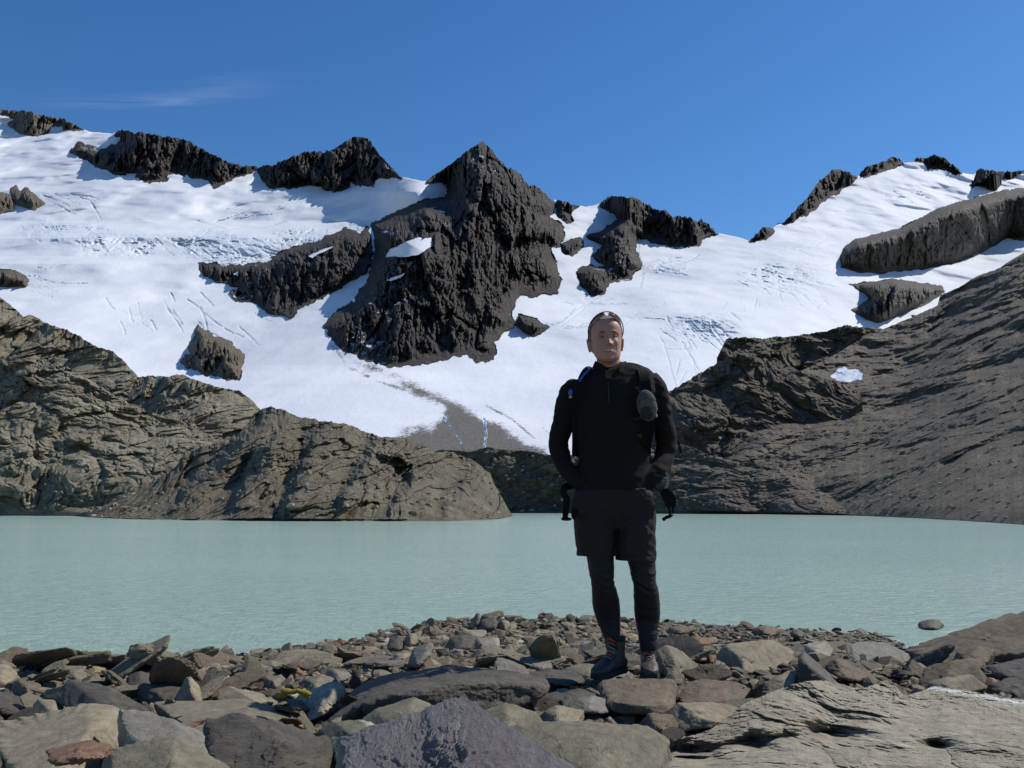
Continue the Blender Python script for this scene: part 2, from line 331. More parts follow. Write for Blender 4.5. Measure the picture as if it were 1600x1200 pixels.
ROCKS = {
 'upper_left_crag': ([(-150,100)] + skyseg(-140, 126) + [(130,203),(115,204),(95,196),(80,199),(75,208),(55,213),(35,210),(18,200),(12,193),(25,186),(5,180),(-40,170),(-150,165)], 0.6, 6),
 'left_ridge': ([(109,236),(124,224),(142,227),(154,234),(180,226),(195,217),(180,212),(184,170)] + skyseg(186, 406) + [(409,259),(390,270),(367,279),(345,289),(334,295),(326,281),(300,279),(277,270),(264,274),(262,283),(225,285),(212,277),(216,270),(199,268),(197,276),(176,270),(150,259),(131,249)], 0.35, 8),
 'dark_second_peak': ([(403,270),(406,225)] + skyseg(410, 622) + [(626,240),(626,277),(600,279),(589,278),(583,289),(559,289),(549,287),(536,298),(521,300),(506,294),(487,289),(465,291),(435,295),(418,291)], 0.35, 9),
 'small_left_crag': ([(-20,300),(0,300),(15,305),(20,315),(22,330),(0,333),(-20,335)], 0.5, 5),
 'small_split_crag': ([(15,295),(25,290),(32,300),(40,293),(50,300),(70,318),(55,328),(40,325),(22,315)], 0.5, 5),
 'low_left_crag': ([(-20,420),(15,421),(30,425),(46,438),(40,447),(-20,449)], 0.5, 5),
 'cliff_under_icefall': ([(309,409),(337,412),(360,416),(416,409),(431,399),(450,388),(480,381),(502,375),(517,366),(540,356),(562,364),(574,354),(579,371),(583,397),(572,424),(532,450),(499,469),(465,484),(457,495),(435,495),(412,484),(394,472),(366,470),(360,456),(375,448),(356,446),(326,435),(311,424)], 0.6, 10),
 'central_peak': ([(668,286),(664,242)] + skyseg(668, 861) + [(864,305),(869,324),(860,339),(879,350),(882,369),(875,387),(860,387),(871,417),(877,440),(871,457),(849,461),(830,466),(811,459),(806,470),(800,489),(804,511),(785,519),(772,534),(777,549),(770,562),(744,567),(729,554),(702,560),(650,571),(616,574),(575,564),(537,549),(519,530),(506,509),(522,489),(549,470),(571,444),(579,421),(587,391),(582,350),(612,335),(661,312),(695,309),(700,296),(695,284)], 0.58, 26),
 'low_right_crag': ([(802,506),(811,491),(830,494),(858,511),(837,526),(819,519)], 0.5, 6),
 'notch_crag': ([(868,275),(905,280),(906,322),(890,331),(896,345),(885,350),(870,338)], 0.5, 6),
 'middle_crag': ([(875,380),(909,369),(912,384),(894,402),(879,395)], 0.5, 6),
 'right_serrated_ridge': ([(937,322),(940,275)] + skyseg(943, 1119) + [(1121,365),(1101,372),(1094,384),(1056,388),(1022,378),(997,370),(993,391),(1004,414),(991,425),(987,434),(950,444),(946,459),(924,461),(907,447),(905,432),(897,425),(920,414),(946,417),(924,399),(942,384),(916,369),(939,361),(969,341),(954,331)], 0.4, 10),
 'slanting_arete': ([(1212,352),(1212,300)] + skyseg(1225, 1338) + [(1341,240),(1340,279),(1319,294),(1292,312),(1262,335),(1229,349)], 0.4, 10),
 'saddle_crag': ([(1170,379),(1188,320),(1208,320),(1209,364),(1198,374)], 0.5, 6),
 'left_summit_crag': ([(1343,277),(1350,222)] + skyseg(1352, 1411) + [(1412,257),(1395,263),(1370,272),(1350,277)], 0.4, 6),
 'right_summit_crag': ([(1427,251),(1430,210)] + skyseg(1431, 1500) + [(1504,271),(1492,273),(1480,266),(1450,264),(1444,256)], 0.4, 6),
 'far_right_crag': ([(1524,276),(1528,230),(1620,220),(1620,266),(1590,273),(1560,281),(1550,288),(1520,294),(1515,290)], 0.5, 7),
 'long_right_wall': ([(1313,402),(1319,387),(1337,374),(1405,357),(1431,344),(1469,324),(1525,309),(1570,297),(1600,294),(1760,280),(1760,350),(1600,376),(1574,372),(1540,391),(1487,412),(1450,419),(1375,427),(1337,425),(1315,417)], -0.22, 4),  # overhang is added to the wall's shape to throw shade on the snow below
 'lower_right_wall': ([(1326,444),(1397,436),(1472,447),(1476,455),(1450,474),(1412,490),(1375,504),(1356,500),(1330,485),(1360,466),(1352,459)], 0.0, 5),
 'low_outcrop': ([(277,566),(296,553),(296,536),(307,525),(304,516),(309,508),(326,521),(360,534),(382,555),(379,574),(375,594),(352,592),(319,585)], 0.4, 8),
 'gap_rock_a': ([(714,560),(716,558),(718,560),(716,562)], 0.5, 3),
}
del ROCKS['gap_rock_a']
HOLES = [[(601,402),(609,389),(650,371),(674,371),(676,384),(654,399),(630,402)], [(598,438),(635,425),(627,434),(612,440)], [(680,326),(697,330),(696,335),(684,331)], [(595,362),(602,358),(610,361),(602,366)],
         [(738,236),(748,229),(746,235)], [(480,400),(500,391),(526,382),(520,388),(500,396),(488,404)], [(362,428),(375,420),(372,432)], [(545,468),(556,466),(554,474)]]
def g_depth(PX, PY, v=None):
    base = np.interp(PY, [140,200,240,300,345,372,400,412,450,500,570,600,650,700,740], [2000,1750,1560,1300,1180,1010,950,905,840,730,600,530,430,350,310])
    # the left plateau is flatter above its icefall, the right bowl is smoother
    right = np.interp(PY, [140,250,300,350,400,450,500,570,600,650,700,740], [1900,1600,1420,1230,1040,880,740,600,530,430,350,310])
    w = smooth(620, 760, PX); y = base * (1 - w) + right * w
    y = y * (1 - 0.16 * np.exp(-((PX - 655) / 70.) ** 2 - ((PY - 275) / 60.) ** 2))
    return y * (1 + 0.05 * np.sin(PX / 210.0 + 0.6) + 0.03 * np.sin(PX / 90.0 + PY / 120.0))
_rock_cache = {}
def rock_field(PX, PY):
    """index of the rock, distance inside it, its cliff depth"""
    key = (PX.shape, float(PY.ravel()[0]), float(PY.ravel()[-1]))
    if key in _rock_cache: return _rock_cache[key]
    px, py = PX.ravel(), PY.ravel()
    n1 = fbm(np.stack([px * 0.07, py * 0.07, px * 0], 1), 5, 0.6) * 7.0
    best = np.full(px.shape, -99.0); lab = np.zeros(px.shape, int); lab2 = lab.copy(); wsum = np.ones(px.shape); Yr = g_depth(px, py)
    for k, (nm, (poly, pw, soft)) in enumerate(ROCKS.items()):
        a = np.array(poly); m = (px > a[:, 0].min() - 20) & (px < a[:, 0].max() + 20) & (py > a[:, 1].min() - 20) & (py < a[:, 1].max() + 20)
        if not m.any(): continue
        sc_ = 0.55 if soft < 7 else 1.0
        sd0 = poly_sd(px[m], py[m], poly); sd = sd0 + n1[m] * sc_
        hs_ = np.full(sd.shape, -99.0)
        for h in HOLES: hs_ = np.maximum(hs_, poly_sd(px[m], py[m], h) + n1[m] * 0.3)
        # foot of the rock below each point, averaged over neighbouring columns
        W_ = 30 if nm == 'central_peak' else 14; fsum = np.zeros(m.sum()); fn = np.zeros(m.sum()); pm, qm = px[m], py[m]
        for ox in np.linspace(-W_, W_, 9):
            ex_ = np.full(len(pm), 1e9); xx = pm + ox
            for i in range(len(a)):
                (xa, ya), (xb, yb_) = a[i], a[(i + 1) % len(a)]
                if xa == xb: continue
                y_ = ya + (yb_ - ya) * (xx - xa) / (xb - xa); okc = ((xa > xx) != (xb > xx)) & (y_ > qm - 2); ex_ = np.where(okc, np.minimum(ex_, y_), ex_)
            g_ = ex_ < 1e8; fsum[g_] += ex_[g_]; fn[g_] += 1
        fy = np.maximum(np.where(fn > 0, fsum / np.maximum(fn, 1), qm), qm); yb = g_depth(pm, fy); yg = g_depth(pm, qm)
        cl_ = yb * np.clip(yg / yb, 0.5, 9) ** pw
        w = 1 - np.exp(-np.maximum(sd0, 0) / soft)
        ym = yg * (1 - w) + np.minimum(cl_, yg) * w
        take = sd > best[m]
        bm = best[m]; bm[take] = sd[take]; best[m] = bm
        l2 = lab2[m]; l2[take & (sd > 0)] = k + 1; lab2[m] = l2; lm = lab[m]; lm[take & (sd > 0)] = k + 1; lm[take & (hs_ > 0)] = 0; lab[m] = lm
        ym_ = Yr[m]; ym_[take & (sd > 0)] = ym[take & (sd > 0)]; Yr[m] = ym_
    _rock_cache[key] = (lab, best, Yr, lab2); return lab, best, Yr, lab2
def m_depth(PX, PY, v):
    lab, best, Yr, _l = rock_field(PX, PY); return Yr.reshape(PX.shape)
CREV = []
R2 = random.Random(5)
def crev_field(cx, cy, rx, ry, n, ang, ln, wd=0.7, spread=10):
    for _ in range(int(n * 0.7)):
        x = cx + R2.gauss(0, rx * 0.5); y = cy + R2.gauss(0, ry * 0.5); a = math.radians(ang + R2.gauss(0, spread)); l = ln * R2.uniform(0.4, 1.3)
        pts = [(x, y)]
        for _k in range(4):
            a += math.radians(R2.gauss(0, 7)); x += math.cos(a) * l / 4; y += math.sin(a) * l / 4; pts.append((x, y))
        CREV.append((pts, wd * R2.uniform(0.5, 1.3)))
crev_field(200, 478, 60, 22, 9, 65, 20, 0.7)
crev_field(270, 470, 40, 26, 14, 48, 34, 0.9)
crev_field(350, 495, 60, 24, 12, 42, 34, 0.7)
crev_field(40, 432, 60, 20, 12, 8, 60, 0.45)
crev_field(90, 310, 60, 14, 12, 8, 40, 0.55, 12)
crev_field(250, 372, 110, 20, 26, 12, 44, 0.8, 20)
crev_field(400, 385, 70, 18, 26, 18, 44, 0.9, 16)
crev_field(380, 340, 90, 14, 14, 8, 60, 0.5, 8)
crev_field(480, 365, 50, 14, 26, 100, 16, 1.2, 25)
crev_field(1090, 510, 70, 24, 30, 48, 36, 1.3, 10)
crev_field(1050, 540, 30, 30, 9, 70, 40, 0.8, 25)
crev_field(1210, 430, 60, 22, 34, 18, 40, 0.9, 14)
crev_field(1260, 455, 40, 26, 12, 40, 30, 0.8, 20)
crev_field(1040, 412, 30, 12, 12, -12, 40, 1.0, 12)
crev_field(1160, 470, 40, 16, 8, 100, 18, 0.6, 15)
crev_field(1270, 385, 60, 8, 10, -8, 50, 0.6, 8)
crev_field(1250, 355, 40, 6, 8, -10, 40, 0.6, 8)
crev_field(1400, 305, 40, 10, 12, 10, 20, 0.8, 20)
crev_field(900, 475, 40, 14, 9, -8, 50, 0.9, 10)
crev_field(880, 510, 30, 8, 6, -12, 50, 0.9, 8)
crev_field(980, 500, 60, 20, 10, 20, 40, 0.5, 40)
ICEF = [(75, 362, 45, 16), (155, 372, 38, 26), (215, 385, 30, 20), (470, 372, 62, 15, ), (370, 402, 70, 11), (560, 355, 20, 8), (1095, 512, 55, 22), (1215, 428, 60, 16), (1045, 418, 38, 10), (330, 380, 70, 20)]
def ice_amount(px, py):
    n = fbm(np.stack([px * 0.05, py * 0.08, px * 0 + 4], 1), 4)
    r = np.zeros(px.shape)
    for z in ICEF:
        cx, cy, rx, ry = z[:4]
        q = ((px - cx) / rx) ** 2 + ((py - cy) / ry) ** 2; r = np.maximum(r, np.exp(-q * q) * smooth(-0.35, 0.15, n))
    return r
def crev_amount(px, py):
    r = np.zeros(px.shape); w0 = fbm(np.stack([px * 0.12, py * 0.12, px * 0 + 2], 1), 3) * 2.5; w1 = fbm(np.stack([px * 0.12, py * 0.12, px * 0 + 9], 1), 3) * 2.5; px = px + w0; py = py + w1
    for pts, wd in CREV:
        a = np.array(pts); m = (px > a[:, 0].min() - 5) & (px < a[:, 0].max() + 5) & (py > a[:, 1].min() - 5) & (py < a[:, 1].max() + 5)
        if m.any(): r[m] = np.maximum(r[m], np.exp(-(line_d(px[m], py[m], pts) / (wd * 0.95)) ** 2) * min(1, 0.5 + wd * 0.4))
    return r
DARKC = [[(693,652),(699,660),(706,668),(712,676),(716,684),(722,694)], [(757,655),(758,668),(760,678),(758,690),(757,700)], [(833,512),(852,506),(866,508),(880,502),(893,490),(900,482)], [(1003,372),(998,392),(1004,412),(1007,428),(1002,450)]]
def m_disp(W, px, py, v):
    lab0, best, _, lab = rock_field(px, py)
    rk = lab > 0; hole = (lab0[rk] == 0); d = np.zeros(px.shape)
    n = rk.sum(); p = W[rk]; scl = np.where(lab[rk] == 8, 1.0, 0.75)
    wall = np.isin(lab[rk], [18])
    p = np.stack([(px[rk] - 800) * 0.66, px[rk] * 0 + lab[rk] * 77.0, (600 - py[rk]) * 0.66], 1)
    q = p * np.array([1 / 34., 1., 1 / 110.]); q[:, 0] += fbm(p * np.array([1 / 80., 1, 1 / 80.]), 4) * 1.3
    r1 = 0.45 * billow(q, 5, 0.5) + 0.8 * ridged(q * 1.1 + 5, 5, 0.55); r2 = ridged(p * np.array([1 / 13., 1., 1 / 36.]), 5, 0.62); r3 = ridged(p * np.array([1 / 5., 1., 1 / 9.]), 3, 0.6)
    big = fbm(p * np.array([1 / 110., 1, 1 / 130.]) + 9, 3)
    am = np.where(wall, 0.35, 1.0) * (1 - 0.9 * np.exp(-((px[rk] - 682) / 26.) ** 2) * (1 - smooth(290, 320, py[rk]))) * (1 - 0.9 * np.exp(-((px[rk] - 950) / 20.) ** 2) * (1 - smooth(335, 350, py[rk]))) * np.where(lab[rk] == 8, smooth(0, 34, best[rk]), smooth(0, 14, best[rk]))
    wu = p[:, 0] + 14 * fbm(p / 60. + 3, 4); ww = p[:, 2] + 14 * fbm(p / 60. + 13, 4)
    fc = facet(wu / 30., ww / 75., 4, 0.55, tilt=1.1)
    r1 = np.where(hole, 0.6, r1); r2 = np.where(hole, 0.5, r2); r3 = np.where(hole, 0.5, r3); fc = np.where(hole, 0.0, fc)
    d[rk] = -(r1 * 0.040 + fc * 0.085 + big * 0.05 + (r2 - 0.5) * 0.022 + (r3 - 0.5) * 0.012) * am * scl
    sn = ~rk; p = W[sn]
    ice = ice_amount(px[sn], py[sn]); cv = crev_amount(px[sn], py[sn])
    u = fbm(p * np.array([1 / 90., 1 / 160., 1 / 60.]), 3, 0.4); w = billow(p * np.array([1 / 13., 1 / 20., 1 / 12.]), 5, 0.6)
    d[sn] = u * 0.030 + (w - 0.35) * 0.015 * ice + cv * 0.0035
    return d
FAN = [(700,623),(720,632),(760,655),(800,678),(840,700),(862,720),(860,760),(600,760),(612,690),(640,672),(668,668),(690,648),(694,640),(640,610),(610,590),(560,570),(540,555),(560,566),(620,590),(670,612)]
def m_attrs(W, px, py):
    lab, best = rock_field(px, py)[:2]
    ice = ice_amount(px, py) * 0.30; cv = crev_amount(px, py)
    ice = np.maximum(ice, cv * 0.42)
    wj = fbm(np.stack([px * 0.2, py * 0.2, px * 0], 1), 3)
    for L in DARKC[2:]: ice = np.maximum(ice, 0.75 * np.exp(-(line_d(px + wj * 4, py + wj * 3, L) / 1.3) ** 2) * smooth(-0.3, 0.1, wj))
    for L in DARKC[:2]: ice = np.maximum(ice, 1.6 * np.exp(-(line_d(px + wj * 4, py, L) / np.maximum(1.5 + 2.2 * wj, 0.9)) ** 2))
    n = fbm(np.stack([px * 0.03, py * 0.05, px * 0], 1), 5, 0.6)
    sd = poly_sd(px, py, FAN) + n * 16
    dirt = 0.05 + 0.40 * smooth(-60, 0, sd) + 0.24 * smooth(-8, 22, sd)
    # scattered dirt on the lower tongue
    dirt = np.maximum(dirt, 0.47 * np.exp(-(((px - 730) / 170) ** 2)) * smooth(560, 650, py) * smooth(-0.5, 0.4, n + 0.25))
    for L, w_, a_ in (([(540,572),(575,588),(610,602),(640,612)], 9, 0.52), ([(620,598),(660,618),(690,640)], 5, 0.50), ([(520,540),(532,556),(545,575)], 7, 0.5), ([(760,634),(800,655),(835,685)], 6, 0.52), ([(455,510),(490,530),(520,552),(560,580)], 2.2, 0.42), ([(848,668),(856,676)], 3, 0.5)):
        dirt = np.maximum(dirt, a_ * np.exp(-(line_d(px, py, L) / w_) ** 2) * smooth(-0.6, 0.2, n + 0.2) + 0.0)
    dirt = np.minimum(dirt, 0.72)
    dirt = dirt * (1 - 0.5 * np.exp(-(line_d(px, py, DARKC[0]) / 1.2) ** 2)) * (1 - 0.6 * np.exp(-(line_d(px, py, DARKC[1]) / 2) ** 2))
    return {'ice': ice, 'dirt': dirt}
def m_split(W, px, py): return rock_field(px, py)[0]
def m_jag(xs):
    lab = rock_field(xs[:, None], (curve(SKY, xs) + 3)[:, None])[0]
    j = np.where((lab > 0) & ~((xs > 660) & (xs < 712)), 3.4, 0.5); return np.convolve(np.pad(j, 2, mode='edge'), np.ones(5) / 5, 'valid')
parts = hill('mountain', SKY, [(-140,745),(1740,745)], 1500, 470, m_depth, m_disp, None, jag=m_jag, jagf=0.10, water=False, split=m_split, attrs_fn=m_attrs, fade=0, back=0.8)
ROCKMAT = {'long_right_wall': M_WALL, 'lower_right_wall': M_WALL, 'low_outcrop': M_OUTC, 'low_left_crag': M_OUTC, 'small_left_crag': M_OUTC, 'small_split_crag': M_OUTC, 'upper_left_crag': M_OUTC}
ROCKLAB = {'central_peak': 'pointed dark rocky peak in the middle of the skyline', 'dark_second_peak': 'dark humped peak left of the pointed central one',
 'left_ridge': 'broken dark rock ridge on the upper left skyline', 'cliff_under_icefall': 'dark cliff band under the edge of the icefall',
 'right_serrated_ridge': 'serrated dark rock ridge right of the central peak', 'long_right_wall': 'long smooth dark rock wall in the snow at the right',
 'low_outcrop': 'brown rock outcrop alone in the lower left snow', 'slanting_arete': 'dark rock ridge slanting up beside the right snow dome'}
names = list(ROCKS)
for L, (vv, ff, at) in parts.items():
    if L == 0: tag(mesh_obj('glacier', vv, ff, M_SNOW, attrs=at), 'white snow-covered glacier with blue crevasses filling the valley head', kind='structure')
    else:
        nm = names[L - 1]
        tag(mesh_obj('mountain' if 'peak' in nm or 'ridge' in nm else 'mountain_rock', vv, ff, ROCKMAT.get(nm, M_PEAK), smooth_=False), ROCKLAB.get(nm, 'dark rock standing out of the snow, the ' + nm.replace('_', ' ')), kind='structure')

# ================================================================== HILLS ROUND THE LAKE
def lake_depth(py): return -CAMZ / slope_of(py)
def mk_depth(bot, top, ytop, ybot=None, pw=1.0):
    def fn(PX, PY, v):
        sc_ = lambda c_: sum(curve(c_, PX + o_) for o_ in np.linspace(-55, 55, 9)) / 9
        yb = lake_depth(curve(bot, PX)) if ybot is None else sc_(ybot)
        yt = sc_(ytop); vv = v ** pw
        return yb * (1 - vv) + yt * vv
    return fn
def rocky(s, amp, an=(1, 1, 1), rot=0.0, fine=0.25, warp=0.5, off=0.0, fk=0.58):
    def fn(W, px, py, v):
        c, sn = math.cos(rot), math.sin(rot)
        q = np.stack([W[:, 0] * c + W[:, 2] * sn, W[:, 1] * 0.16, -W[:, 0] * sn + W[:, 2] * c], 1) / s * np.array(an) + off
        q = q + warp * np.stack([fbm(q * 0.7 + 5, 3), fbm(q * 0.7 + 11, 3), fbm(q * 0.7 + 23, 3)], 1)
        b = billow(q, 5, 0.46); g = fbm(q * 0.4 + 3, 2)
        wu = q[:, 0] + 0.16 * fbm(q * 2.3 + 31, 4); ww = q[:, 2] + 0.16 * fbm(q * 2.3 + 47, 4)
        f = facet(wu * 1.1, ww * 1.5, 4, 0.55, crease=0.22, seed=int(off))
        return -amp * (0.45 * b + 0.75 * g + fk * f)
    return fn
# back-left hill
T1 = [(-140,420),(-60,440),(0,465),(18,478),(37,495),(49,492),(75,506),(101,514),(124,525),(150,542),(176,549),(195,566),(214,587),(228,610),(240,632),(250,650),(262,690),(270,720)]
B1 = [(-140,800),(0,800),(150,800),(270,790)]
tag(hill('hill', T1, B1, 420, 330, mk_depth(B1, T1, [(-140,360),(100,340),(270,300)], ybot=[(-140,225),(270,240)]), rocky(34, 0.075, (1, 1, 1.0), 0.75), M_BACK, jag=2.0), 'greenish brown rock hill at the left edge', kind='structure')
T2 = [(200,620),(214,590),(232,587),(262,588),(285,584),(300,592),(337,604),(375,611),(394,626),(407,640),(440,700),(460,730)]
B2 = [(200,770),(460,770)]
tag(hill('hill', T2, B2, 260, 170, mk_depth(B2, T2, [(200,290),(460,270)], ybot=[(200,225),(460,225)]), rocky(16, 0.05, (1, 1, 1.2), 0.2, off=3), M_BACK, jag=1.5, water=False), 'low grey rock hill behind the dark headland', kind='structure')
T3 = [(-140,560),(0,556),(60,562),(110,575),(150,600),(190,625),(225,640),(270,655),(330,680),(380,720),(400,770)]
B3 = [(-140,803),(0,802),(118,802),(400,800)]
T3O = tag(hill('hill', T3, B3, 470, 240, mk_depth(B3, T3, [(-140,250),(400,230)], ybot=[(-140,190),(0,200),(118,195),(400,190)], pw=1.3), rocky(17, 0.06, (0.8, 1, 1.4), -0.3, off=7), M_BACK, jag=2.2), 'ledged brown rock slope above the left shore', kind='structure')
# front headland
T4 = [(116,806),(140,797),(165,787),(200,768),(235,752),(262,742),(290,712),(310,700),(340,692),(365,690),(385,665),(400,643),(420,636),(437,638),(457,647),(487,655),(510,657),(544,664),(572,675),(590,682),(634,684),(656,694),(681,706),(710,708),(737,717),(766,741),(781,772),(794,794),(801,806)]
B4 = [(116,806),(160,809),(200,811),(300,813),(500,814.5),(700,814.5),(770,812),(801,806.5)]
def gull(W, px, py, v):
    d = rocky(19, 0.065, (1, 1, 0.75), -0.35, off=13, fk=1.0)(W, px, py, v)
    px = px + 26 * fbm(np.stack([px * 0.022, py * 0.022, px * 0], 1), 4, 0.6)
    for (xa, ya, xb, yb, w, a) in ((255,812,385,690,30,0.055),(360,812,425,700,22,0.05),(440,812,500,690,34,0.06),(520,812,590,700,30,0.05),(610,812,650,740,26,0.045),(690,812,740,740,26,0.03)):
        t = (py - ya) / (yb - ya); xc = xa + (xb - xa) * t; dx = px - xc
        d = d - a * np.where(dx > 0, np.exp(-(dx / (w * 2.2)) ** 2), np.exp(-(dx / (w * 0.45)) ** 2)) * smooth(-0.1, 0.3, t) * (1 - smooth(0.9, 1.5, t))
    return d
T4O = tag(hill('headland', T4, B4, 720, 230, mk_depth(B4, T4, [(116,190),(300,185),(430,190),(700,180),(801,172)], pw=0.9), gull, M_HEAD, jag=3.0, jagf=0.045, fade=0.03), 'dark brown rock headland jutting into the lake on the left', kind='structure')
# low moraine behind the man
T5 = [(600,715),(660,706),(700,702),(735,706),(760,699),(790,703),(830,705),(850,710),(900,712),(960,706),(1010,700),(1060,694),(1085,700),(1110,712),(1180,722),(1260,742),(1330,765),(1400,790),(1440,806)]
B5 = [(600,801),(900,802),(1200,803.5),(1440,807)]
T5O = tag(hill('hill', T5, B5, 560, 150, mk_depth(B5, T5, [(600,290),(1000,266),(1440,232)], pw=1.2), rocky(14, 0.035, (0.8, 1, 1.3), 0.1, off=21, fine=0.5), M_SCREE, jag=1.6), 'low brown moraine between lake and glacier tongue', kind='structure')
# dark ice-cave rocks on the moraine crest
# right scree slope
T6 = [(1090,760),(1110,735),(1130,705),(1150,640),(1200,600),(1240,585),(1290,562),(1345,530),(1385,512),(1397,507),(1424,496),(1465,477),(1469,461),(1499,449),(1525,432),(1562,419),(1574,410),(1600,395),(1740,340)]
B6 = [(1090,803),(1200,803.3),(1260,804),(1300,804.8),(1350,806.2),(1400,808.2),(1450,810.6),(1500,813.4),(1550,816.6),(1600,820),(1740,832)]
def scree(W, px, py, v):
    # long diagonal furrows falling to the lower left
    q = np.stack([(px * 0.42 + py * 0.9) / 46.0, (px * 0.9 - py * 0.42) / 190.0, px * 0], 1)
    f = billow(q + 0.35 * fbm(q * 1.3, 3)[:, None], 3, 0.45)
    return -(0.032 * f * smooth(0.02, 0.3, v) + 0.014 * fbm(W / 9.0, 5, 0.6) + 0.045 * fbm(W / 45., 3) + 0.007 * facet(W[:, 0] / 9 + W[:, 2] / 20, W[:, 2] / 6, 3) * smooth(-0.1, 0.3, fbm(W / 40. + 4, 3))) 
SNOWP = [[(1297,588),(1306,580),(1318,573),(1326,578),(1340,578),(1348,585),(1345,592),(1325,597),(1308,593)], [(1222,566),(1236,564),(1240,572),(1232,571)], [(1243,574),(1252,578),(1246,578)]]
def patch_split(W, px, py):
    r = np.zeros(px.shape, int); n = fbm(np.stack([px * 0.15, py * 0.15, px * 0], 1), 3) * 3
    for s in SNOWP: r[(poly_sd(px, py, s) + n) > 0] = 1
    return r
ps = hill('hill', T6, B6, 620, 400, mk_depth(B6, T6, [(1090,300),(1150,325),(1300,375),(1400,425),(1600,400),(1740,380)], pw=1.15), scree, None, jag=0.9, split=patch_split)
o = mesh_obj('hill', *ps[0][:2], M_SCREE); tag(o, 'dark brown scree slope falling to the lake at the right', kind='structure')
if 1 in ps: tag(mesh_obj('snow_patch', *ps[1][:2], simple('shade_tinted_snow', (0.48, 0.54, 0.64), 0.7, var=0.08, sc=0.2, bump=0.4, bd=0.4)), 'blue-shaded snow patch lying in a hollow of the right slope', kind='structure')  # bluish shade of the hollow is put into the snow's base colour
# upper ledges on the right
T7 = [(1120,560),(1129,541),(1135,530),(1157,526),(1195,530),(1210,526),(1236,526),(1262,522),(1292,517),(1319,508),(1345,511),(1375,512),(1400,520),(1425,560)]
B7 = [(1120,600),(1160,600),(1425,580)]
B7b = [(1120,625),(1425,620)]
tag(hill('hill', T7, B7b, 330, 90, mk_depth(B7b, T7, [(1120,400),(1260,430),(1425,420)], ybot=[(1120,392),(1425,400)]), rocky(17, 0.04, (1, 1, 1.2), 0.3, off=31), M_LUMP, jag=2.0, water=False), 'rock ledges along the foot of the right glacier', kind='structure')
T8 = [(1010,640),(1030,625),(1045,612),(1071,597),(1097,581),(1127,564),(1154,547),(1175,546),(1200,553),(1225,568),(1250,580),(1290,592),(1320,600),(1342,612),(1347,627)]
B8 = [(1010,752),(1100,752),(1160,745),(1230,716),(1260,692),(1300,664),(1330,642),(1347,629)]
T8O = tag(hill('hill', T8, B8, 420, 190, mk_depth(B8, T8, [(1010,330),(1100,330),(1347,318)], ybot=[(1010,285),(1160,282),(1347,305)]), rocky(20, 0.055, (1, 1, 1.1), -0.5, off=41), M_LUMP, jag=2.5, water=False), 'rounded grey rock knoll right of the man', kind='structure')

_ico = {}
def ico(level):
    if level not in _ico:
        bm = bmesh.new(); bmesh.ops.create_icosphere(bm, subdivisions=level, radius=1.0)
        bm.verts.ensure_lookup_table()
        v = np.array([list(x.co) for x in bm.verts]); f = np.array([[y.index for y in x.verts] for x in bm.faces]); bm.free()
        v /= np.linalg.norm(v, axis=1)[:, None]; _ico[level] = (v, f)
    return _ico[level]
def clip_shape(dirs, planes):
    """planes: list of (unit normal, distance from centre)"""
    acc = np.zeros(len(dirs))
    for n, h in planes: acc += np.maximum(dirs @ n / h * 0.05, 1e-9) ** 24
    return np.minimum(0.05 / acc ** (1 / 24), 50)
def stone_shape(level, rs, flat):
    pl = []
    for _ in range(9):
        n = rs.normal(size=3); n /= np.linalg.norm(n); pl.append((n, rs.uniform(0.62, 1.0)))
    for s_ in (-1, 1):
        n = np.array([rs.uniform(-.2, .2), rs.uniform(-.2, .2), s_]); n /= np.linalg.norm(n); pl.append((n, rs.uniform(0.3, 0.5)))
    d, f = ico(level); v = d * np.minimum(clip_shape(d, pl), 1.25)[:, None]
    v = v * np.array([1, rs.uniform(0.6, 0.9), flat]); return v, f
# loose boulders lying on the slopes round the lake
def scree_stones(obs, n, rs_):
    VV = []
    for o_, share, zmax in obs:
        me_ = o_.data; c_ = np.zeros(len(me_.vertices) * 3); me_.vertices.foreach_get('co', c_); c_ = c_.reshape(-1, 3); nn = np.zeros(len(me_.vertices) * 3); me_.vertices.foreach_get('normal', nn); nn = nn.reshape(-1, 3)
        ok_ = (c_[:, 2] > -0.1) & (c_[:, 2] < zmax) & (nn[:, 2] > 0.35) & (np.abs(c_[:, 0] / c_[:, 1]) < 0.65); c_ = c_[ok_]
        cl_ = fbm(c_ / 22.0 + 3, 3); w_ = np.exp(3.2 * cl_) * np.exp(-c_[:, 2] / 55.0); w_ /= w_.sum()
        VV.append(c_[rs_.choice(len(c_), int(n * share), p=w_)])
    pts = np.concatenate(VV); V_, F_, C_, off_ = [], [], [], 0
    base = [stone_shape(1, rs_, rs_.uniform(0.5, 0.9)) for _ in range(12)]
    for p_ in pts:
        v_, f_ = base[rs_.randint(12)]; s_ = (0.13 + 0.60 * rs_.rand() ** 6) * (0.6 + p_[1] / 260.0); an = rs_.uniform(0, 6.28); c, sn_ = math.cos(an), math.sin(an)
        V_.append((v_ * s_) @ np.array([[c, -sn_, 0], [sn_, c, 0], [0, 0, 1]]).T + p_ + np.array([0, 0, s_ * 0.2])); F_.append(f_ + off_); off_ += len(v_)
        C_.append(np.repeat((np.array([0.26, 0.225, 0.165]) * rs_.uniform(0.5, 1.7))[None], len(v_), 0))
    tt = NT('slope_boulders'); tt.base(tt.attr('stone_col', 'Color')); tt.rough(0.9); tt.spec(0.2)
    tag(mesh_obj('scree_boulders', np.concatenate(V_), np.concatenate(F_), tt.m, smooth_=False, attrs={'stone_col': np.concatenate(C_)}), 'loose boulders and stones lying on the slopes round the lake', kind='stuff')
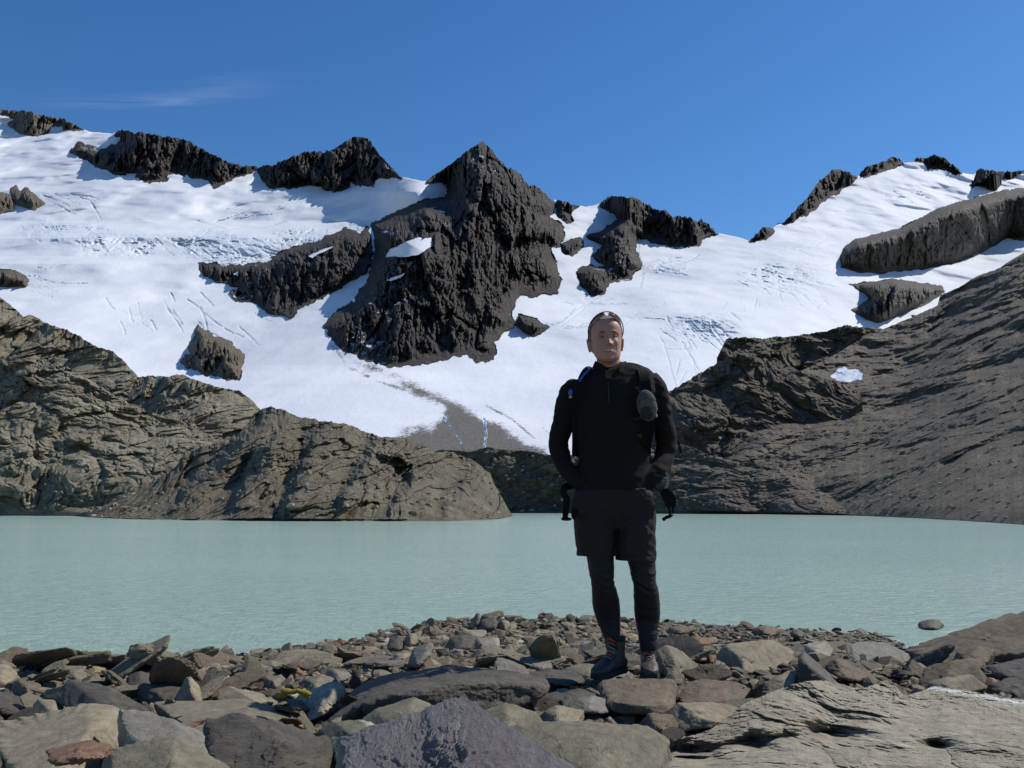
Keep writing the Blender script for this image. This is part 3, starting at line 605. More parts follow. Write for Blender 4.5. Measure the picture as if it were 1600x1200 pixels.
SCREE_ON = [(o, 0.50, 90), (T5O, 0.20, 40), (T3O, 0.12, 40), (T4O, 0.08, 12), (T8O, 0.10, 60)]
scree_stones(SCREE_ON, 5200, np.random.RandomState(3))
# ================================================================== LAKE
t = NT('lake_water')
wv = t.mapping((1, 1.0, 1)); wn1 = t.noise(2.4, 6, 0.68, 0.4, vec=t.mapping((0.8, 1.3, 1), (0, 0, 0.35))); wn2 = t.noise(0.5, 5, 0.6, 0.5, vec=t.mapping((0.7, 1.1, 1), (0, 0, -0.3)))
wn3 = t.noise(11.0, 4, 0.7, vec=wv)
t.base(t.mix(t.ramp(t.noise(0.035, 5, 0.6, vec=t.mapping((0.4, 1.5, 1))), [(0.35, 0.0), (0.65, 1.0)]), (0.31, 0.445, 0.365), (0.35, 0.485, 0.405)))
t.rough(0.16); t.b.inputs['IOR'].default_value = 1.333; t.spec(0.5)
hh = t.math('ADD', t.math('MULTIPLY', wn2, 0.5), t.math('ADD', wn1, t.math('MULTIPLY', wn3, 0.22)))
t.bump(hh, 1.0, 0.12)
lv = [(-900, 9, 0), (900, 9, 0), (900, 420, 0), (-900, 420, 0)]
tag(mesh_obj('lake_water', lv, np.array([[0, 1, 2, 3]]), t.m), 'milky turquoise glacial lake water', kind='structure')

# ================================================================== SHORE GROUND
SHORE = [(-400,1040),(0,1030),(200,1031),(400,1024),(500,1012),(560,1001),(620,987),(680,976),(740,968),(850,966),(1000,969),(1100,975),(1250,984),(1380,992),(1402,1004),(1418,1018),(1440,1012),(1520,995),(1600,985),(2000,960)]
sp = np.array(SHORE, float); s_a = (sp[:, 0] - 800) / F / (SC - (600 - sp[:, 1]) / F * SS); s_Y = lake_depth(sp[:, 1])
DROP = 0.83
def ground_z(X, Y):
    X = np.asarray(X, float); Y = np.asarray(Y, float); a = X / np.maximum(Y, 0.5); ys = np.interp(a, s_a, s_Y)
    t_ = (Y - 4.9) / (ys - 4.9)
    z = np.where(Y < 4.9, CAMZ - DROP, (CAMZ - DROP) * np.clip(1 - t_, 0, 1) ** 1.45)
    return np.where(t_ > 1, np.maximum((1 - t_) * 1.4, -3), z)
na, nY = 640, 520
aa = np.linspace(-0.85, 0.85, na); YY = np.exp(np.linspace(math.log(0.6), math.log(34), nY))
AG, YG = np.meshgrid(aa, YY, indexing='ij'); XG = AG * YG; ZG = ground_z(XG, YG)
q = np.stack([XG.ravel(), YG.ravel(), ZG.ravel() * 0], 1)
ZG = ZG - 0.06 * (1 - smooth(4.5, 6.5, YG)); ZG = ZG + (fbm(q * 1.1, 5, 0.6).reshape(XG.shape) * 0.09 + (billow(q * 5, 4, 0.6).reshape(XG.shape) - 0.4) * 0.045 - 0.02) * smooth(0.0, 0.35, ZG)
idx = np.arange(na * nY).reshape(na, nY); gf = np.stack([idx[:-1, :-1], idx[1:, :-1], idx[1:, 1:], idx[:-1, 1:]], -1).reshape(-1, 4)
t = NT('shore_gravel'); vc = t.voro(26, out='Color'); vd = t.voro(26)
vs = t.n.new('ShaderNodeSeparateColor'); t.l.new(vc, vs.inputs[0])
c = t.ramp(vs.outputs[0], [(0.0, (0.045, 0.038, 0.032)), (0.35, (0.10, 0.085, 0.068)), (0.7, (0.17, 0.15, 0.12)), (0.9, (0.17, 0.10, 0.07)), (1.0, (0.26, 0.25, 0.22))])
c = t.mix(t.noise(3, 6), c, (0.09, 0.078, 0.062)); t.base(c); t.rough(0.9); t.spec(0.25)
t.bump(t.math('SUBTRACT', t.math('MULTIPLY', t.noise(40, 5), 0.4), vd), 0.9, 0.03)
M_GRAVEL = t.m
tag(mesh_obj('shore_ground', np.stack([XG, YG, ZG], -1).reshape(-1, 3), gf, M_GRAVEL), 'brown gravel ground of the near shore', kind='structure')

# ================================================================== ROCK SHAPES
def remesh(vf, voxel, smooth_it=4):
    me = bpy.data.meshes.new('tmp'); me.from_pydata([tuple(map(float, p)) for p in vf[0]], [], vf[1]); me.update()
    ob = bpy.data.objects.new('tmp', me); COL.objects.link(ob)
    m = ob.modifiers.new('r', 'REMESH'); m.mode = 'VOXEL'; m.voxel_size = voxel; m.adaptivity = 0
    if smooth_it: s = ob.modifiers.new('s', 'SMOOTH'); s.iterations = smooth_it; s.factor = 0.5
    bpy.context.view_layer.update(); dg = bpy.context.evaluated_depsgraph_get(); ev = ob.evaluated_get(dg); em = ev.to_mesh()
    v = np.zeros(len(em.vertices) * 3); em.vertices.foreach_get('co', v); n = np.zeros(len(em.vertices) * 3); em.vertices.foreach_get('normal', n)
    f = [tuple(p.vertices) for p in em.polygons]; ev.to_mesh_clear(); bpy.data.objects.remove(ob); bpy.data.meshes.remove(me)
    return v.reshape(-1, 3), f, n.reshape(-1, 3)
def rock_noise(v, size, seed, amp, sn=None, samp=0.0, sfreq=8):
    """push the surface by weathering noise and by bedding ledges"""
    p = v / size * 2.2 + seed; n = v / (np.linalg.norm(v, axis=1)[:, None] + 1e-9)
    d = fbm(p, 6, 0.6) * amp + (ridged(p * 1.7 + 4, 4, 0.6) - 0.6) * amp * 0.5
    if sn is not None and samp > 0:
        h = (v @ sn) / size * sfreq + fbm(p * 0.8, 3) * 1.2
        k = perlin(np.stack([h, np.full(len(h), seed * 1.3), p[:, 0] * 0.25], 1))
        d = d + samp * np.clip(k * 2.2, -1, 1)
    t1 = np.cross(n, [0.3, 0.9, 0.3]); uu_ = p @ np.array([0.8, 0.1, 0.6]) * 1.3; vv_ = p @ np.array([-0.5, 0.5, 0.7]) * 1.3 + (p @ np.array([0.3, -0.8, 0.5])) * 0.6
    d = d + facet(uu_ + 0.2 * fbm(p, 3), vv_ + 0.2 * fbm(p + 9, 3), 4, 0.5, seed=int(seed) % 50) * amp * 1.7
    d = d + 0.25 * amp * (ridged(p * 9, 3, 0.6) - 0.6)
    return v + n * (d * size * 1.35)[:, None]
RM = {
 'greygreen': rock_mat('greygreen_rock', (0.070, 0.066, 0.052), (0.155, 0.148, 0.118), (0.27, 0.258, 0.215), 0.35, patch=(0.17, 0.13, 0.08), patch_amt=0.4, bump=0.7, bdist=0.03),
 'tan': rock_mat('tan_rock', (0.11, 0.095, 0.072), (0.215, 0.193, 0.153), (0.34, 0.315, 0.26), 0.35, patch=(0.20, 0.12, 0.07), patch_amt=0.4, bump=0.6, bdist=0.025),
 'dark': rock_mat('dark_rock', (0.025, 0.022, 0.02), (0.065, 0.058, 0.05), (0.13, 0.12, 0.10), 0.3, bump=0.8, bdist=0.035, stretch=(0.5, 0.8, 2.6), strata=(0, 0.5, 0), spec=0.4, rough=0.7),
 'brown': rock_mat('brown_rock', (0.055, 0.045, 0.035), (0.13, 0.107, 0.083), (0.23, 0.20, 0.16), 0.3, patch=(0.15, 0.075, 0.045), bump=0.7, bdist=0.03),
 'rust': rock_mat('rust_rock', (0.08, 0.046, 0.033), (0.17, 0.10, 0.072), (0.27, 0.18, 0.135), 0.3, bump=0.6, bdist=0.025),
 'grey': rock_mat('grey_rock', (0.08, 0.077, 0.070), (0.145, 0.14, 0.128), (0.28, 0.272, 0.255), 0.3, bump=0.7, bdist=0.03, spec=0.4, rough=0.65),
 'pale': rock_mat('pale_rock', (0.16, 0.15, 0.13), (0.32, 0.31, 0.28), (0.52, 0.50, 0.46), 0.25, patch=(0.12, 0.11, 0.09), patch_amt=0.7, bump=0.8, bdist=0.03),
 'slate': rock_mat('purple_slate', (0.040, 0.034, 0.040), (0.105, 0.092, 0.105), (0.24, 0.22, 0.245), 0.12, patch=(0.10, 0.065, 0.06), patch_amt=0.5, bump=1.0, bdist=0.030, spec=0.9, rough=0.42, stretch=(1.6, 1, 0.8), strata=(0, 0.4, 0)),
 'lichen': rock_mat('lichen_rock', (0.06, 0.06, 0.048), (0.12, 0.125, 0.095), (0.20, 0.20, 0.16), 0.3, patch=(0.62, 0.66, 0.56), patch_amt=0.95, bump=0.7, bdist=0.025),
}
def hull2(pts):
    pts = sorted(set(map(tuple, pts)))
    def half(ps):
        h = []
        for p in ps:
            while len(h) > 1 and (h[-1][0] - h[-2][0]) * (p[1] - h[-2][1]) - (h[-1][1] - h[-2][1]) * (p[0] - h[-2][0]) <= 0: h.pop()
            h.append(p)
        return h[:-1]
    return half(pts) + half(pts[::-1])
HULLS = []
USED = []      # (px, py, radius) screen discs, to keep scattered stones from burying the shaped rocks
def shaped(label, poly, D, T, k=0.5, mat='greygreen', level=5, amp=0.035, samp=0.02, sdir=(0.2, -0.2, 1), front=0.25, name='rock', seed=None, chops=3, sink=0.0, group=None, ftwist=None):
    """one rock whose outline from the shore matches poly; D distance, T thickness, k tilt of its upper faces"""
    seed = (abs(hash_(label)) % 97) * 1.37 if seed is None else seed; rr = np.random.RandomState(int(seed * 100) % 99991)
    hp = hull2(poly); a = np.array(hp, float); cx, cy = a.mean(0)
    by = min(a[:, 1].max(), 1200.0); Yt = np.linspace(1.5, 20, 800); xb = unproj(np.full(800, cx), np.full(800, by), Yt)
    hit = np.nonzero(xb[:, 2] < ground_z(xb[:, 0], Yt) + 0.01)[0]
    if len(hit) and 'lake off' not in label: D = min(D, Yt[hit[0]] + 0.3 * T)
    Db = D + T * 0.5; C = unproj(cx, cy + sink, D + T * 0.28)
    view = C - np.array([0, 0, CAMZ]); view /= np.linalg.norm(view)
    pl = []
    Wp = unproj(a[:, 0], a[:, 1], np.full(len(a), Db))
    for i in range(len(a)):
        p, q_ = Wp[i], Wp[(i + 1) % len(a)]; e = q_ - p
        n = np.cross(e, view); n /= np.linalg.norm(n)
        mid = (p + q_) / 2
        if n @ (mid - C) < 0: n = -n
        kk = k if n[2] > 0.25 else (k * 0.25 if n[2] > -0.3 else 0.0)
        h0 = n @ (mid - C); kk = min(kk, 0.72 * h0 / (0.22 * T)); n = n - view * kk; n /= np.linalg.norm(n)
        pl.append((n, max(n @ (mid - C), 0.012)))
    fx = rr.uniform(-0.35, 0.35) if ftwist is None else ftwist
    fx *= min(1.0, 2.2 * T / (np.ptp(Wp[:, 0]) + 1e-6))
    n = np.array([fx, -1, front]); n /= np.linalg.norm(n)
    pl.append((n, max(T * 0.7, 0.02)))
    n = np.array([rr.uniform(-.3, .3), 1, 0.1]); n /= np.linalg.norm(n); pl.append((n, T * 0.3))
    size = 0.5 * max(np.ptp(Wp[:, 0]), np.ptp(Wp[:, 2]), T * 0.6)
    d3 = ico(3)[0]
    for _ in range(chops):
        n = np.array([rr.uniform(-0.8, 0.8), -rr.uniform(0.4, 1), rr.uniform(-0.2, 0.7)]); n /= np.linalg.norm(n)
        sup = np.max((d3 * clip_shape(d3, pl)[:, None]) @ n); pl.append((n, sup * rr.uniform(0.80, 0.93)))
    d, f = ico(6 if level > 4 else 5); r = clip_shape(d, pl); v = d * r[:, None]
    sn = np.array(sdir, float); sn /= np.linalg.norm(sn)
    ext = np.ptp(v, axis=0); vx = max(D / 896 * 2.0, ext.max() / 190)
    v, f, _n = remesh((v, f.tolist()), vx, 1)
    v = rock_noise(v, size, seed, amp, sn, samp)
    o = mesh_obj(name, v, f, RM[mat] if isinstance(mat, str) else mat, smooth_=False); o.location = tuple(C)
    tag(o, label, 'rock', group)
    USED.append((cx, cy, 0.42 * math.hypot(np.ptp(a[:, 0]), np.ptp(a[:, 1])))); HULLS.append((hp, D))
    return o
def hash_(s):
    h = 0
    for ch in s: h = (h * 131 + ord(ch)) % 1000003
    return h

# ------------------------------------------------------------------ the big foreground rocks
S = shaped
S('pointed purple-grey slate slab rising at the bottom middle of the picture', [(705,1066),(690,1100),(665,1125),(625,1150),(590,1164),(555,1185),(528,1208),(520,1300),(930,1300),(905,1196),(870,1180),(820,1164),(780,1150),(750,1130),(722,1104)], 1.75, 0.42, 0.9, 'slate', 6, 0.030, 0.012, (1, 0.3, 0.4), front=0.5, chops=2, ftwist=0.45)
S('big tan-green boulder cut off at the lower left corner', [(-40,1160),(20,1140),(65,1121),(105,1107),(160,1106),(182,1118),(196,1160),(192,1260),(-40,1260)], 2.75, 1.1, 0.9, 'tan', 6, 0.020, 0.006, front=0.35)
S('dark ridged slab behind the lower left boulder', [(90,1100),(112,1079),(165,1076),(195,1090),(258,1128),(200,1146),(150,1120)], 3.35, 0.7, 0.5, 'dark', 6, 0.035, 0.04, (0.5, -0.3, 1))
S('rough banded slab slanting down right of the lower left boulder', [(190,1130),(255,1126),(300,1145),(350,1180),(375,1260),(250,1260),(192,1180)], 2.7, 0.7, 0.7, 'grey', 6, 0.035, 0.045, (0.8, -0.3, 1))
S('wide pale green slab lying flat at the left', [(228,1100),(300,1097),(360,1092),(420,1104),(470,1119),(486,1136),(460,1150),(320,1156),(262,1132)], 3.25, 1.1, 1.3, 'greygreen', 6, 0.02, 0.012)
S('dark banded slab with deep cracks at the bottom left', [(318,1126),(368,1118),(425,1138),(482,1148),(522,1166),(532,1192),(528,1260),(420,1260),(345,1190)], 2.5, 0.8, 0.55, 'dark', 6, 0.04, 0.055, (-0.5, -0.3, 1))
S('green-grey rock at the bottom edge below the banded slab', [(160,1190),(220,1165),(265,1154),(302,1172),(345,1196),(370,1280),(140,1280)], 2.2, 0.6, 1.0, 'greygreen', 6, 0.03, 0.02)
S('upright triangular tan stone on the left shore', [(274,1097),(288,1062),(296,1057),(312,1072),(317,1100)], 3.9, 0.25, 0.3, 'tan', 5)
S('flat dark stone beside the upright triangular stone', [(214,1086),(222,1074),(282,1072),(282,1096),(235,1101)], 4.0, 0.4, 0.5, 'dark', 5)
S('rounded tan boulder at the left edge of the shore', [(-30,1044),(8,1042),(27,1054),(24,1070),(-30,1074)], 4.8, 0.5, 0.5, 'tan', 5)
S('smooth pale stone above the lower left boulder', [(58,1118),(66,1100),(85,1098),(106,1113),(102,1128),(60,1130)], 3.5, 0.4, 0.9, 'tan', 5, samp=0)
S('dark slab sloping at the left edge', [(-40,1082),(10,1085),(35,1093),(62,1106),(40,1120),(-40,1108)], 3.7, 0.6, 0.5, 'dark', 5)
S('small dark pyramid stone near the left edge', [(62,1104),(72,1078),(78,1075),(95,1098),(92,1106)], 4.0, 0.25, 0.3, 'dark', 4)
S('orange-brown wedge stone in the rubble left of the dark slab', [(443,1054),(452,1040),(468,1033),(488,1046),(478,1056),(450,1060)], 5.6, 0.5, 0.7, 'rust', 5)
S('rock with a pale crystalline top and dark left face', [(454,1112),(474,1088),(512,1067),(531,1067),(537,1088),(508,1114),(485,1124)], 3.7, 0.45, 0.8, 'pale', 5, 0.05, 0.02, ftwist=-0.9)
S('flat tan slab left of the yellow moss', [(336,1084),(356,1074),(430,1090),(447,1101),(420,1112),(345,1102)], 3.9, 0.6, 1.1, 'tan', 5)
S('large dark slab in shadow across the middle foreground', [(503,1122),(540,1090),(588,1062),(640,1050),(700,1040),(780,1044),(850,1055),(862,1072),(835,1092),(800,1108),(740,1122),(560,1132)], 3.9, 0.75, 0.12, 'dark', 6, 0.02, 0.015, front=-0.15, chops=1, ftwist=-0.35)
S('green-grey block behind the left flank of the pointed slate', [(562,1128),(580,1112),(640,1095),(674,1109),(672,1135),(630,1160),(590,1156)], 3.05, 0.5, 0.45, 'greygreen', 5, 0.02, 0.01, front=0.4, ftwist=-0.1)
S('grey block with a white vein behind the right flank of the pointed slate', [(738,1120),(790,1101),(832,1117),(845,1140),(805,1160),(760,1150)], 3.1, 0.5, 0.6, 'greygreen', 5, 0.02, 0.012, front=0.4)
S('rock crusted with white lichen left of the pointed slate', [(500,1152),(520,1132),(560,1127),(600,1139),(613,1158),(592,1172),(555,1205),(510,1190)], 2.75, 0.5, 0.9, 'lichen', 5, 0.04, 0.02, ftwist=-0.9)
S('long low grey-green slab right of the pointed slate', [(795,1158),(850,1141),(930,1134),(1010,1138),(1050,1160),(1050,1280),(890,1280),(860,1190)], 2.6, 0.9, 0.9, 'greygreen', 6, 0.02, 0.015, front=0.4)
S('shiny grey slab lying left of the man', [(797,1046),(806,1030),(835,1026),(872,1032),(874,1046),(820,1052)], 4.9, 0.6, 1.1, 'grey', 5, 0.03, 0.03)
S('thin layered slabs in shadow left of the man', [(800,1066),(812,1052),(860,1047),(912,1054),(915,1066),(860,1076)], 4.5, 0.5, 0.7, 'dark', 5, 0.03, 0.07)
S('flat slab under the toe of the left boot', [(868,1060),(885,1044),(920,1038),(985,1055),(980,1072),(900,1074)], 4.46, 0.6, 1.0, 'greygreen', 5, 0.02, 0.015)
S('thick dark slab carrying the right boot', [(932,1078),(944,1066),(990,1061),(1052,1061),(1062,1076),(1045,1116),(965,1112),(940,1092)], 4.28, 0.55, 0.25, 'brown', 6, 0.022, 0.02, front=-0.1)
S('long dark slab right of the boots', [(1046,1082),(1068,1070),(1100,1062),(1150,1069),(1174,1088),(1155,1108),(1070,1110)], 3.95, 0.5, 0.3, 'brown', 5, 0.022, 0.02, front=-0.1)
S('wedge slab with a lit tan top below the long dark slab', [(1042,1120),(1064,1098),(1110,1102),(1152,1112),(1135,1136),(1045,1142)], 3.45, 0.5, 0.7, 'tan', 5, front=-0.1)
S('small squared dark block below the boots', [(998,1140),(1014,1114),(1052,1119),(1062,1142),(1040,1150)], 3.4, 0.35, 0.4, 'brown', 5)
S('big overhanging tan boulder behind the slabs right of the man', [(1103,1056),(1120,1030),(1136,1009),(1156,1006),(1205,1008),(1238,1034),(1232,1050),(1200,1060),(1140,1062)], 5.4, 0.8, 0.75, 'tan', 6, 0.03, 0.02, front=-0.5)
S('dark triangular rock standing right of the tan boulder', [(1245,1076),(1247,1022),(1258,1017),(1288,1044),(1318,1072)], 4.7, 0.4, 0.1, 'dark', 5, 0.025, 0.01, front=-0.1, ftwist=-0.3)
S('leaning dark flake right of the triangular rock', [(1288,1048),(1306,1028),(1322,1033),(1368,1069),(1320,1062)], 4.9, 0.35, 0.4, 'brown', 5)
S('rounded tan stone between the boulder and the triangular rock', [(1192,1072),(1212,1058),(1250,1050),(1252,1078),(1205,1086)], 4.9, 0.4, 0.7, 'tan', 5)
S('green-grey slab leaning just right of the right boot', [(1025,1018),(1046,1010),(1072,1026),(1092,1050),(1100,1070),(1060,1070),(1030,1050)], 5.1, 0.6, 0.7, 'greygreen', 5)
S('small brown block touching the right boot', [(1034,1064),(1050,1050),(1070,1056),(1070,1070),(1042,1074)], 4.6, 0.2, 0.7, 'brown', 4)
S('lit wedge stone in the shadow below the man', [(838,1130),(852,1112),(872,1104),(912,1114),(908,1138),(845,1142)], 3.35, 0.35, 0.8, 'tan', 5)
S('flat pale flake below the left boot', [(880,1104),(900,1092),(925,1089),(962,1104),(950,1116),(900,1114)], 3.7, 0.35, 1.1, 'grey', 5)
S('dark slab in shadow behind the lit wedge stone', [(815,1105),(850,1088),(905,1078),(945,1088),(935,1106),(870,1116)], 3.85, 0.5, 0.4, 'dark', 5, 0.03, 0.05)
S('long furrowed rock rib at the right edge beside the lake', [(1424,1042),(1436,1004),(1480,995),(1530,975),(1580,960),(1660,945),(1660,1030),(1520,1046)], 7.6, 1.2, 0.35, 'brown', 6, 0.03, 0.03, (1, 0, 0.2))
S('rounded rock in front of the furrowed rib', [(1488,1040),(1502,1018),(1530,1009),(1556,1020),(1550,1044),(1510,1052)], 6.6, 0.6, 0.6, 'brown', 5)
S('broad brown rock below the furrowed rib', [(1436,1066),(1465,1046),(1495,1033),(1530,1036),(1552,1080),(1530,1092),(1440,1082)], 5.2, 0.6, 0.6, 'brown', 5)
S('flat-topped stone at the right edge', [(1556,1028),(1568,1012),(1650,1008),(1650,1034),(1570,1038)], 6.2, 0.6, 0.7, 'grey', 5)
S('dark block under the flat-topped stone', [(1542,1052),(1552,1036),(1650,1028),(1650,1060),(1560,1062)], 5.6, 0.5, 0.5, 'dark', 5)
S('layered dark slab at the right edge above the tan bedrock', [(1545,1080),(1556,1062),(1650,1052),(1650,1098),(1565,1092)], 4.9, 0.5, 0.5, 'dark', 5, 0.03, 0.05)
S('rounded light stone on the edge of the tan bedrock', [(1446,1084),(1460,1064),(1485,1058),(1520,1059),(1534,1080),(1500,1086)], 4.3, 0.35, 0.7, 'tan', 5)
S('pale smooth block on the gravel right of the triangular rock', [(1254,1016),(1262,1006),(1290,1003),(1302,1018),(1296,1028),(1262,1026)], 7.0, 0.5, 0.7, 'pale', 5, 0.015, 0)
S('flat dark stone behind the triangular rock', [(1225,1024),(1232,1010),(1256,1010),(1262,1022),(1244,1030)], 6.6, 0.4, 0.4, 'dark', 4)
S('humped brown stone at the water line', [(1172,990),(1184,979),(1200,977),(1216,986),(1214,994)], 14.5, 0.9, 0.5, 'brown', 4)
S('small black rounded stone at the water line', [(1234,995),(1238,986),(1248,984),(1258,988),(1257,997)], 14.0, 0.6, 0.3, 'dark', 4)
S('black wet rock standing in the lake off the right shore', [(1433,977),(1440,971),(1456,967),(1468,969),(1476,977),(1470,984),(1440,984)], 16.3, 1.0, 0.3, 'dark', 5)
S('flat rust-red slab on the shore right of the man', [(1070,1002),(1082,995),(1110,997),(1120,1006),(1090,1010)], 9.0, 0.8, 1.1, 'rust', 4)
S('small red and white stone behind the tan boulder', [(1102,1040),(1108,1024),(1120,1026),(1118,1040)], 5.9, 0.2, 0.5, 'rust', 4)
S('flat slab at the edge of the lake behind the man', [(1040,989),(1050,979),(1085,979),(1092,986),(1060,992)], 13.0, 1.0, 0.9, 'brown', 4)
cg = 'stones of the low cairn at the water edge'
S('long slab on top of the low cairn at the water edge', [(748,972),(752,960),(784,954),(787,964),(765,972)], 11.0, 0.5, 0.5, 'brown', 4, group=cg)
S('upright flake leaning on the left of the cairn', [(732,978),(744,957),(751,955),(750,974),(742,982)], 11.0, 0.3, 0.3, 'greygreen', 4, group=cg)
S('dark block under the top slab of the cairn', [(742,986),(750,968),(776,964),(778,982),(760,990)], 10.8, 0.5, 0.3, 'dark', 4, group=cg)
S('small spike stone just left of the cairn', [(720,980),(723,965),(729,970),(731,981)], 11.4, 0.2, 0.3, 'dark', 4, group=cg)
S('rounded stone at the right foot of the cairn', [(776,982),(782,968),(796,970),(800,980),(790,986)], 10.8, 0.4, 0.6, 'tan', 4, group=cg)
S('flat tan slab in front of the cairn', [(712,994),(724,984),(762,984),(756,996),(730,998)], 9.4, 0.8, 1.2, 'tan', 4, group=cg)
S('dark hump under the tan slab before the cairn', [(690,1020),(702,998),(720,992),(745,996),(740,1018),(710,1026)], 8.6, 0.6, 0.3, 'dark', 4)
S('folded grey stone below the cairn', [(732,1012),(742,996),(768,998),(775,1012),(760,1022),(742,1022)], 7.6, 0.5, 0.7, 'grey', 5)
S('squared pale stone below the cairn', [(762,1010),(766,997),(780,997),(781,1012),(772,1018)], 7.8, 0.3, 0.6, 'pale', 4)
S('dark rounded boulder on the shore left of the cairn', [(604,1014),(608,997),(622,992),(634,1000),(632,1016),(616,1020)], 8.8, 0.5, 0.4, 'dark', 4)
S('tan boulder right of the dark rounded shore boulder', [(628,1006),(638,990),(648,989),(654,1004),(640,1012)], 8.8, 0.4, 0.7, 'tan', 4)
S('steep leaning grey slab in the rubble left of the cairn', [(638,1044),(644,1018),(668,1004),(680,1006),(672,1026),(655,1042)], 6.4, 0.3, 0.8, 'grey', 5)
S('long dark stone left of the leaning grey slab', [(534,1042),(545,1034),(585,1032),(596,1040),(580,1048),(545,1048)], 6.6, 0.5, 0.5, 'dark', 4)
S('tan flat-topped stone above the large dark slab', [(608,1032),(618,1022),(640,1020),(642,1034),(620,1038)], 6.9, 0.5, 0.9, 'tan', 4)
S('greenish wedge behind the pale crystalline rock', [(462,1078),(475,1062),(500,1055),(520,1064),(505,1078),(480,1086)], 4.4, 0.5, 0.7, 'greygreen', 5)
S('grey stone in the rubble above the orange wedge', [(505,1060),(518,1046),(545,1052),(550,1060),(525,1066)], 5.4, 0.4, 0.8, 'grey', 4)
S('brown slab left of the orange wedge', [(400,1072),(410,1060),(440,1058),(452,1068),(430,1078)], 5.0, 0.5, 0.7, 'greygreen', 4)
S('dark hump in the rubble left of the upright triangular stone', [(190,1088),(197,1060),(215,1050),(240,1058),(245,1080),(215,1092)], 4.4, 0.5, 0.4, 'dark', 5)
S('long tan slab lying on the left shore', [(190,1062),(205,1048),(255,1044),(270,1054),(240,1066)], 5.2, 0.6, 0.9, 'greygreen', 4)
S('grey slab on the far left shore', [(70,1060),(90,1044),(130,1042),(150,1054),(120,1066)], 5.2, 0.6, 0.9, 'greygreen', 4)
S('brown block between the left shore slabs', [(120,1084),(130,1066),(160,1064),(168,1080),(150,1090)], 4.5, 0.4, 0.6, 'brown', 4)
S('tan stone left of the smooth pale stone', [(15,1082),(28,1064),(58,1068),(66,1082),(40,1090)], 4.3, 0.4, 0.7, 'brown', 4)

# ------------------------------------------------------------------ bedrock outcrop at the lower right
TB = [(1000,1290),(1010,1200),(1040,1160),(1078,1150),(1110,1140),(1140,1118),(1165,1098),(1190,1088),(1235,1070),(1262,1064),(1290,1063),(1320,1070),(1345,1076),(1380,1066),(1400,1072),(1415,1088),(1450,1076),(1460,1072),(1530,1082),(1600,1094),(1700,1110)]
BB = [(1000,1300),(1700,1300)]
def bed_depth(PX, PY, v):
    yt = curve([(1000,3.0),(1140,3.5),(1300,4.1),(1450,4.1),(1700,3.7)], PX); yb = np.full_like(PX, 1.75) + 0 * PX
    return yt * v + yb * (1 - v)
def bed_disp(W, px, py, v):
    q = W * np.array([1.6, 1.6, 3.4]); q = q + 0.35 * np.stack([fbm(q + 3, 3), fbm(q + 8, 3), fbm(q + 19, 3)], 1)
    right = smooth(1400, 1440, px + (py - 1080) * 0.5) * (1 - smooth(1130, 1175, py))
    b = billow(q * 0.8, 5, 0.45) + 0.9 * facet(W[:, 0] * 1.5 + 0.3 * fbm(W * 2, 3), W[:, 1] * 1.1 + 0.3 * fbm(W * 2 + 7, 3), 4, 0.5); n = fbm(W * 0.9 + 5, 2)
    led = np.clip(perlin(np.stack([W[:, 0] * 0.35 + W[:, 1] * 1.3 + 2.0 * W[:, 2], W[:, 0] * 0.5, W[:, 1] * 0.2], 1) * 2.4) * 3, -1, 1)
    holes = np.exp(-(((px - 1290) / 60) ** 2 + ((py - 1150) / 24) ** 2)) + np.exp(-(((px - 1075) / 60) ** 2 + ((py - 1178) / 18) ** 2)) * 1.2 + np.exp(-(((px - 1180) / 46) ** 2 + ((py - 1165) / 18) ** 2)) + 0.8 * np.exp(-(((px - 1465) / 26) ** 2 + ((py - 1163) / 8) ** 2))
    fin = fbm(W * 14, 5, 0.65)
    return (-(b * 0.034 + led * 0.009) * (1 - 0.8 * right) - 0.05 * n + holes * 0.075 * (0.5 + ridged(W * 4, 3)) + fin * 0.008 + (ridged(W * np.array([7, 7, 16]), 3) - 0.5) * -0.006) * 1.0
M_BED = rock_mat('bedrock', (0.13, 0.118, 0.095), (0.28, 0.262, 0.21), (0.43, 0.41, 0.355), 0.4, patch=(0.22, 0.16, 0.10), patch_amt=0.45, bump=0.9, bdist=0.05, stretch=(0.8, 0.8, 1.8), strata=(0, 0.15, 0), rough=0.7, spec=0.4, vein=True)
qp = [(1448,1074),(1480,1078),(1530,1087),(1600,1099),(1700,1115)]
def bed_attrs(W, px, py): return {'vein': np.exp(-(line_d(px, py, qp) / 3.2) ** 2) * smooth(-0.45, -0.1, fbm(W * 9, 4)) + 0.5 * np.exp(-(line_d(px, py, [(1290,1120),(1340,1150),(1420,1165)]) / 1.6) ** 2) * smooth(-0.1, 0.3, fbm(W * 7 + 3, 4))}
bo = hill('rock', TB, BB, 700, 330, bed_depth, bed_disp, M_BED, jag=1.0, jagf=0.05, water=True, back=0.9, fade=0, attrs_fn=bed_attrs)
tag(bo, 'wide cracked bedrock outcrop filling the lower right corner', 'rock')
# rust-red band on the lower left boulder
band = S('rust-red and yellow crumbly rock under the lower left boulder', [(78,1184),(110,1172),(150,1162),(176,1162),(172,1182),(120,1192),(85,1194)], 2.12, 0.3, 0.7, 'rust', 5, 0.06, 0.05)

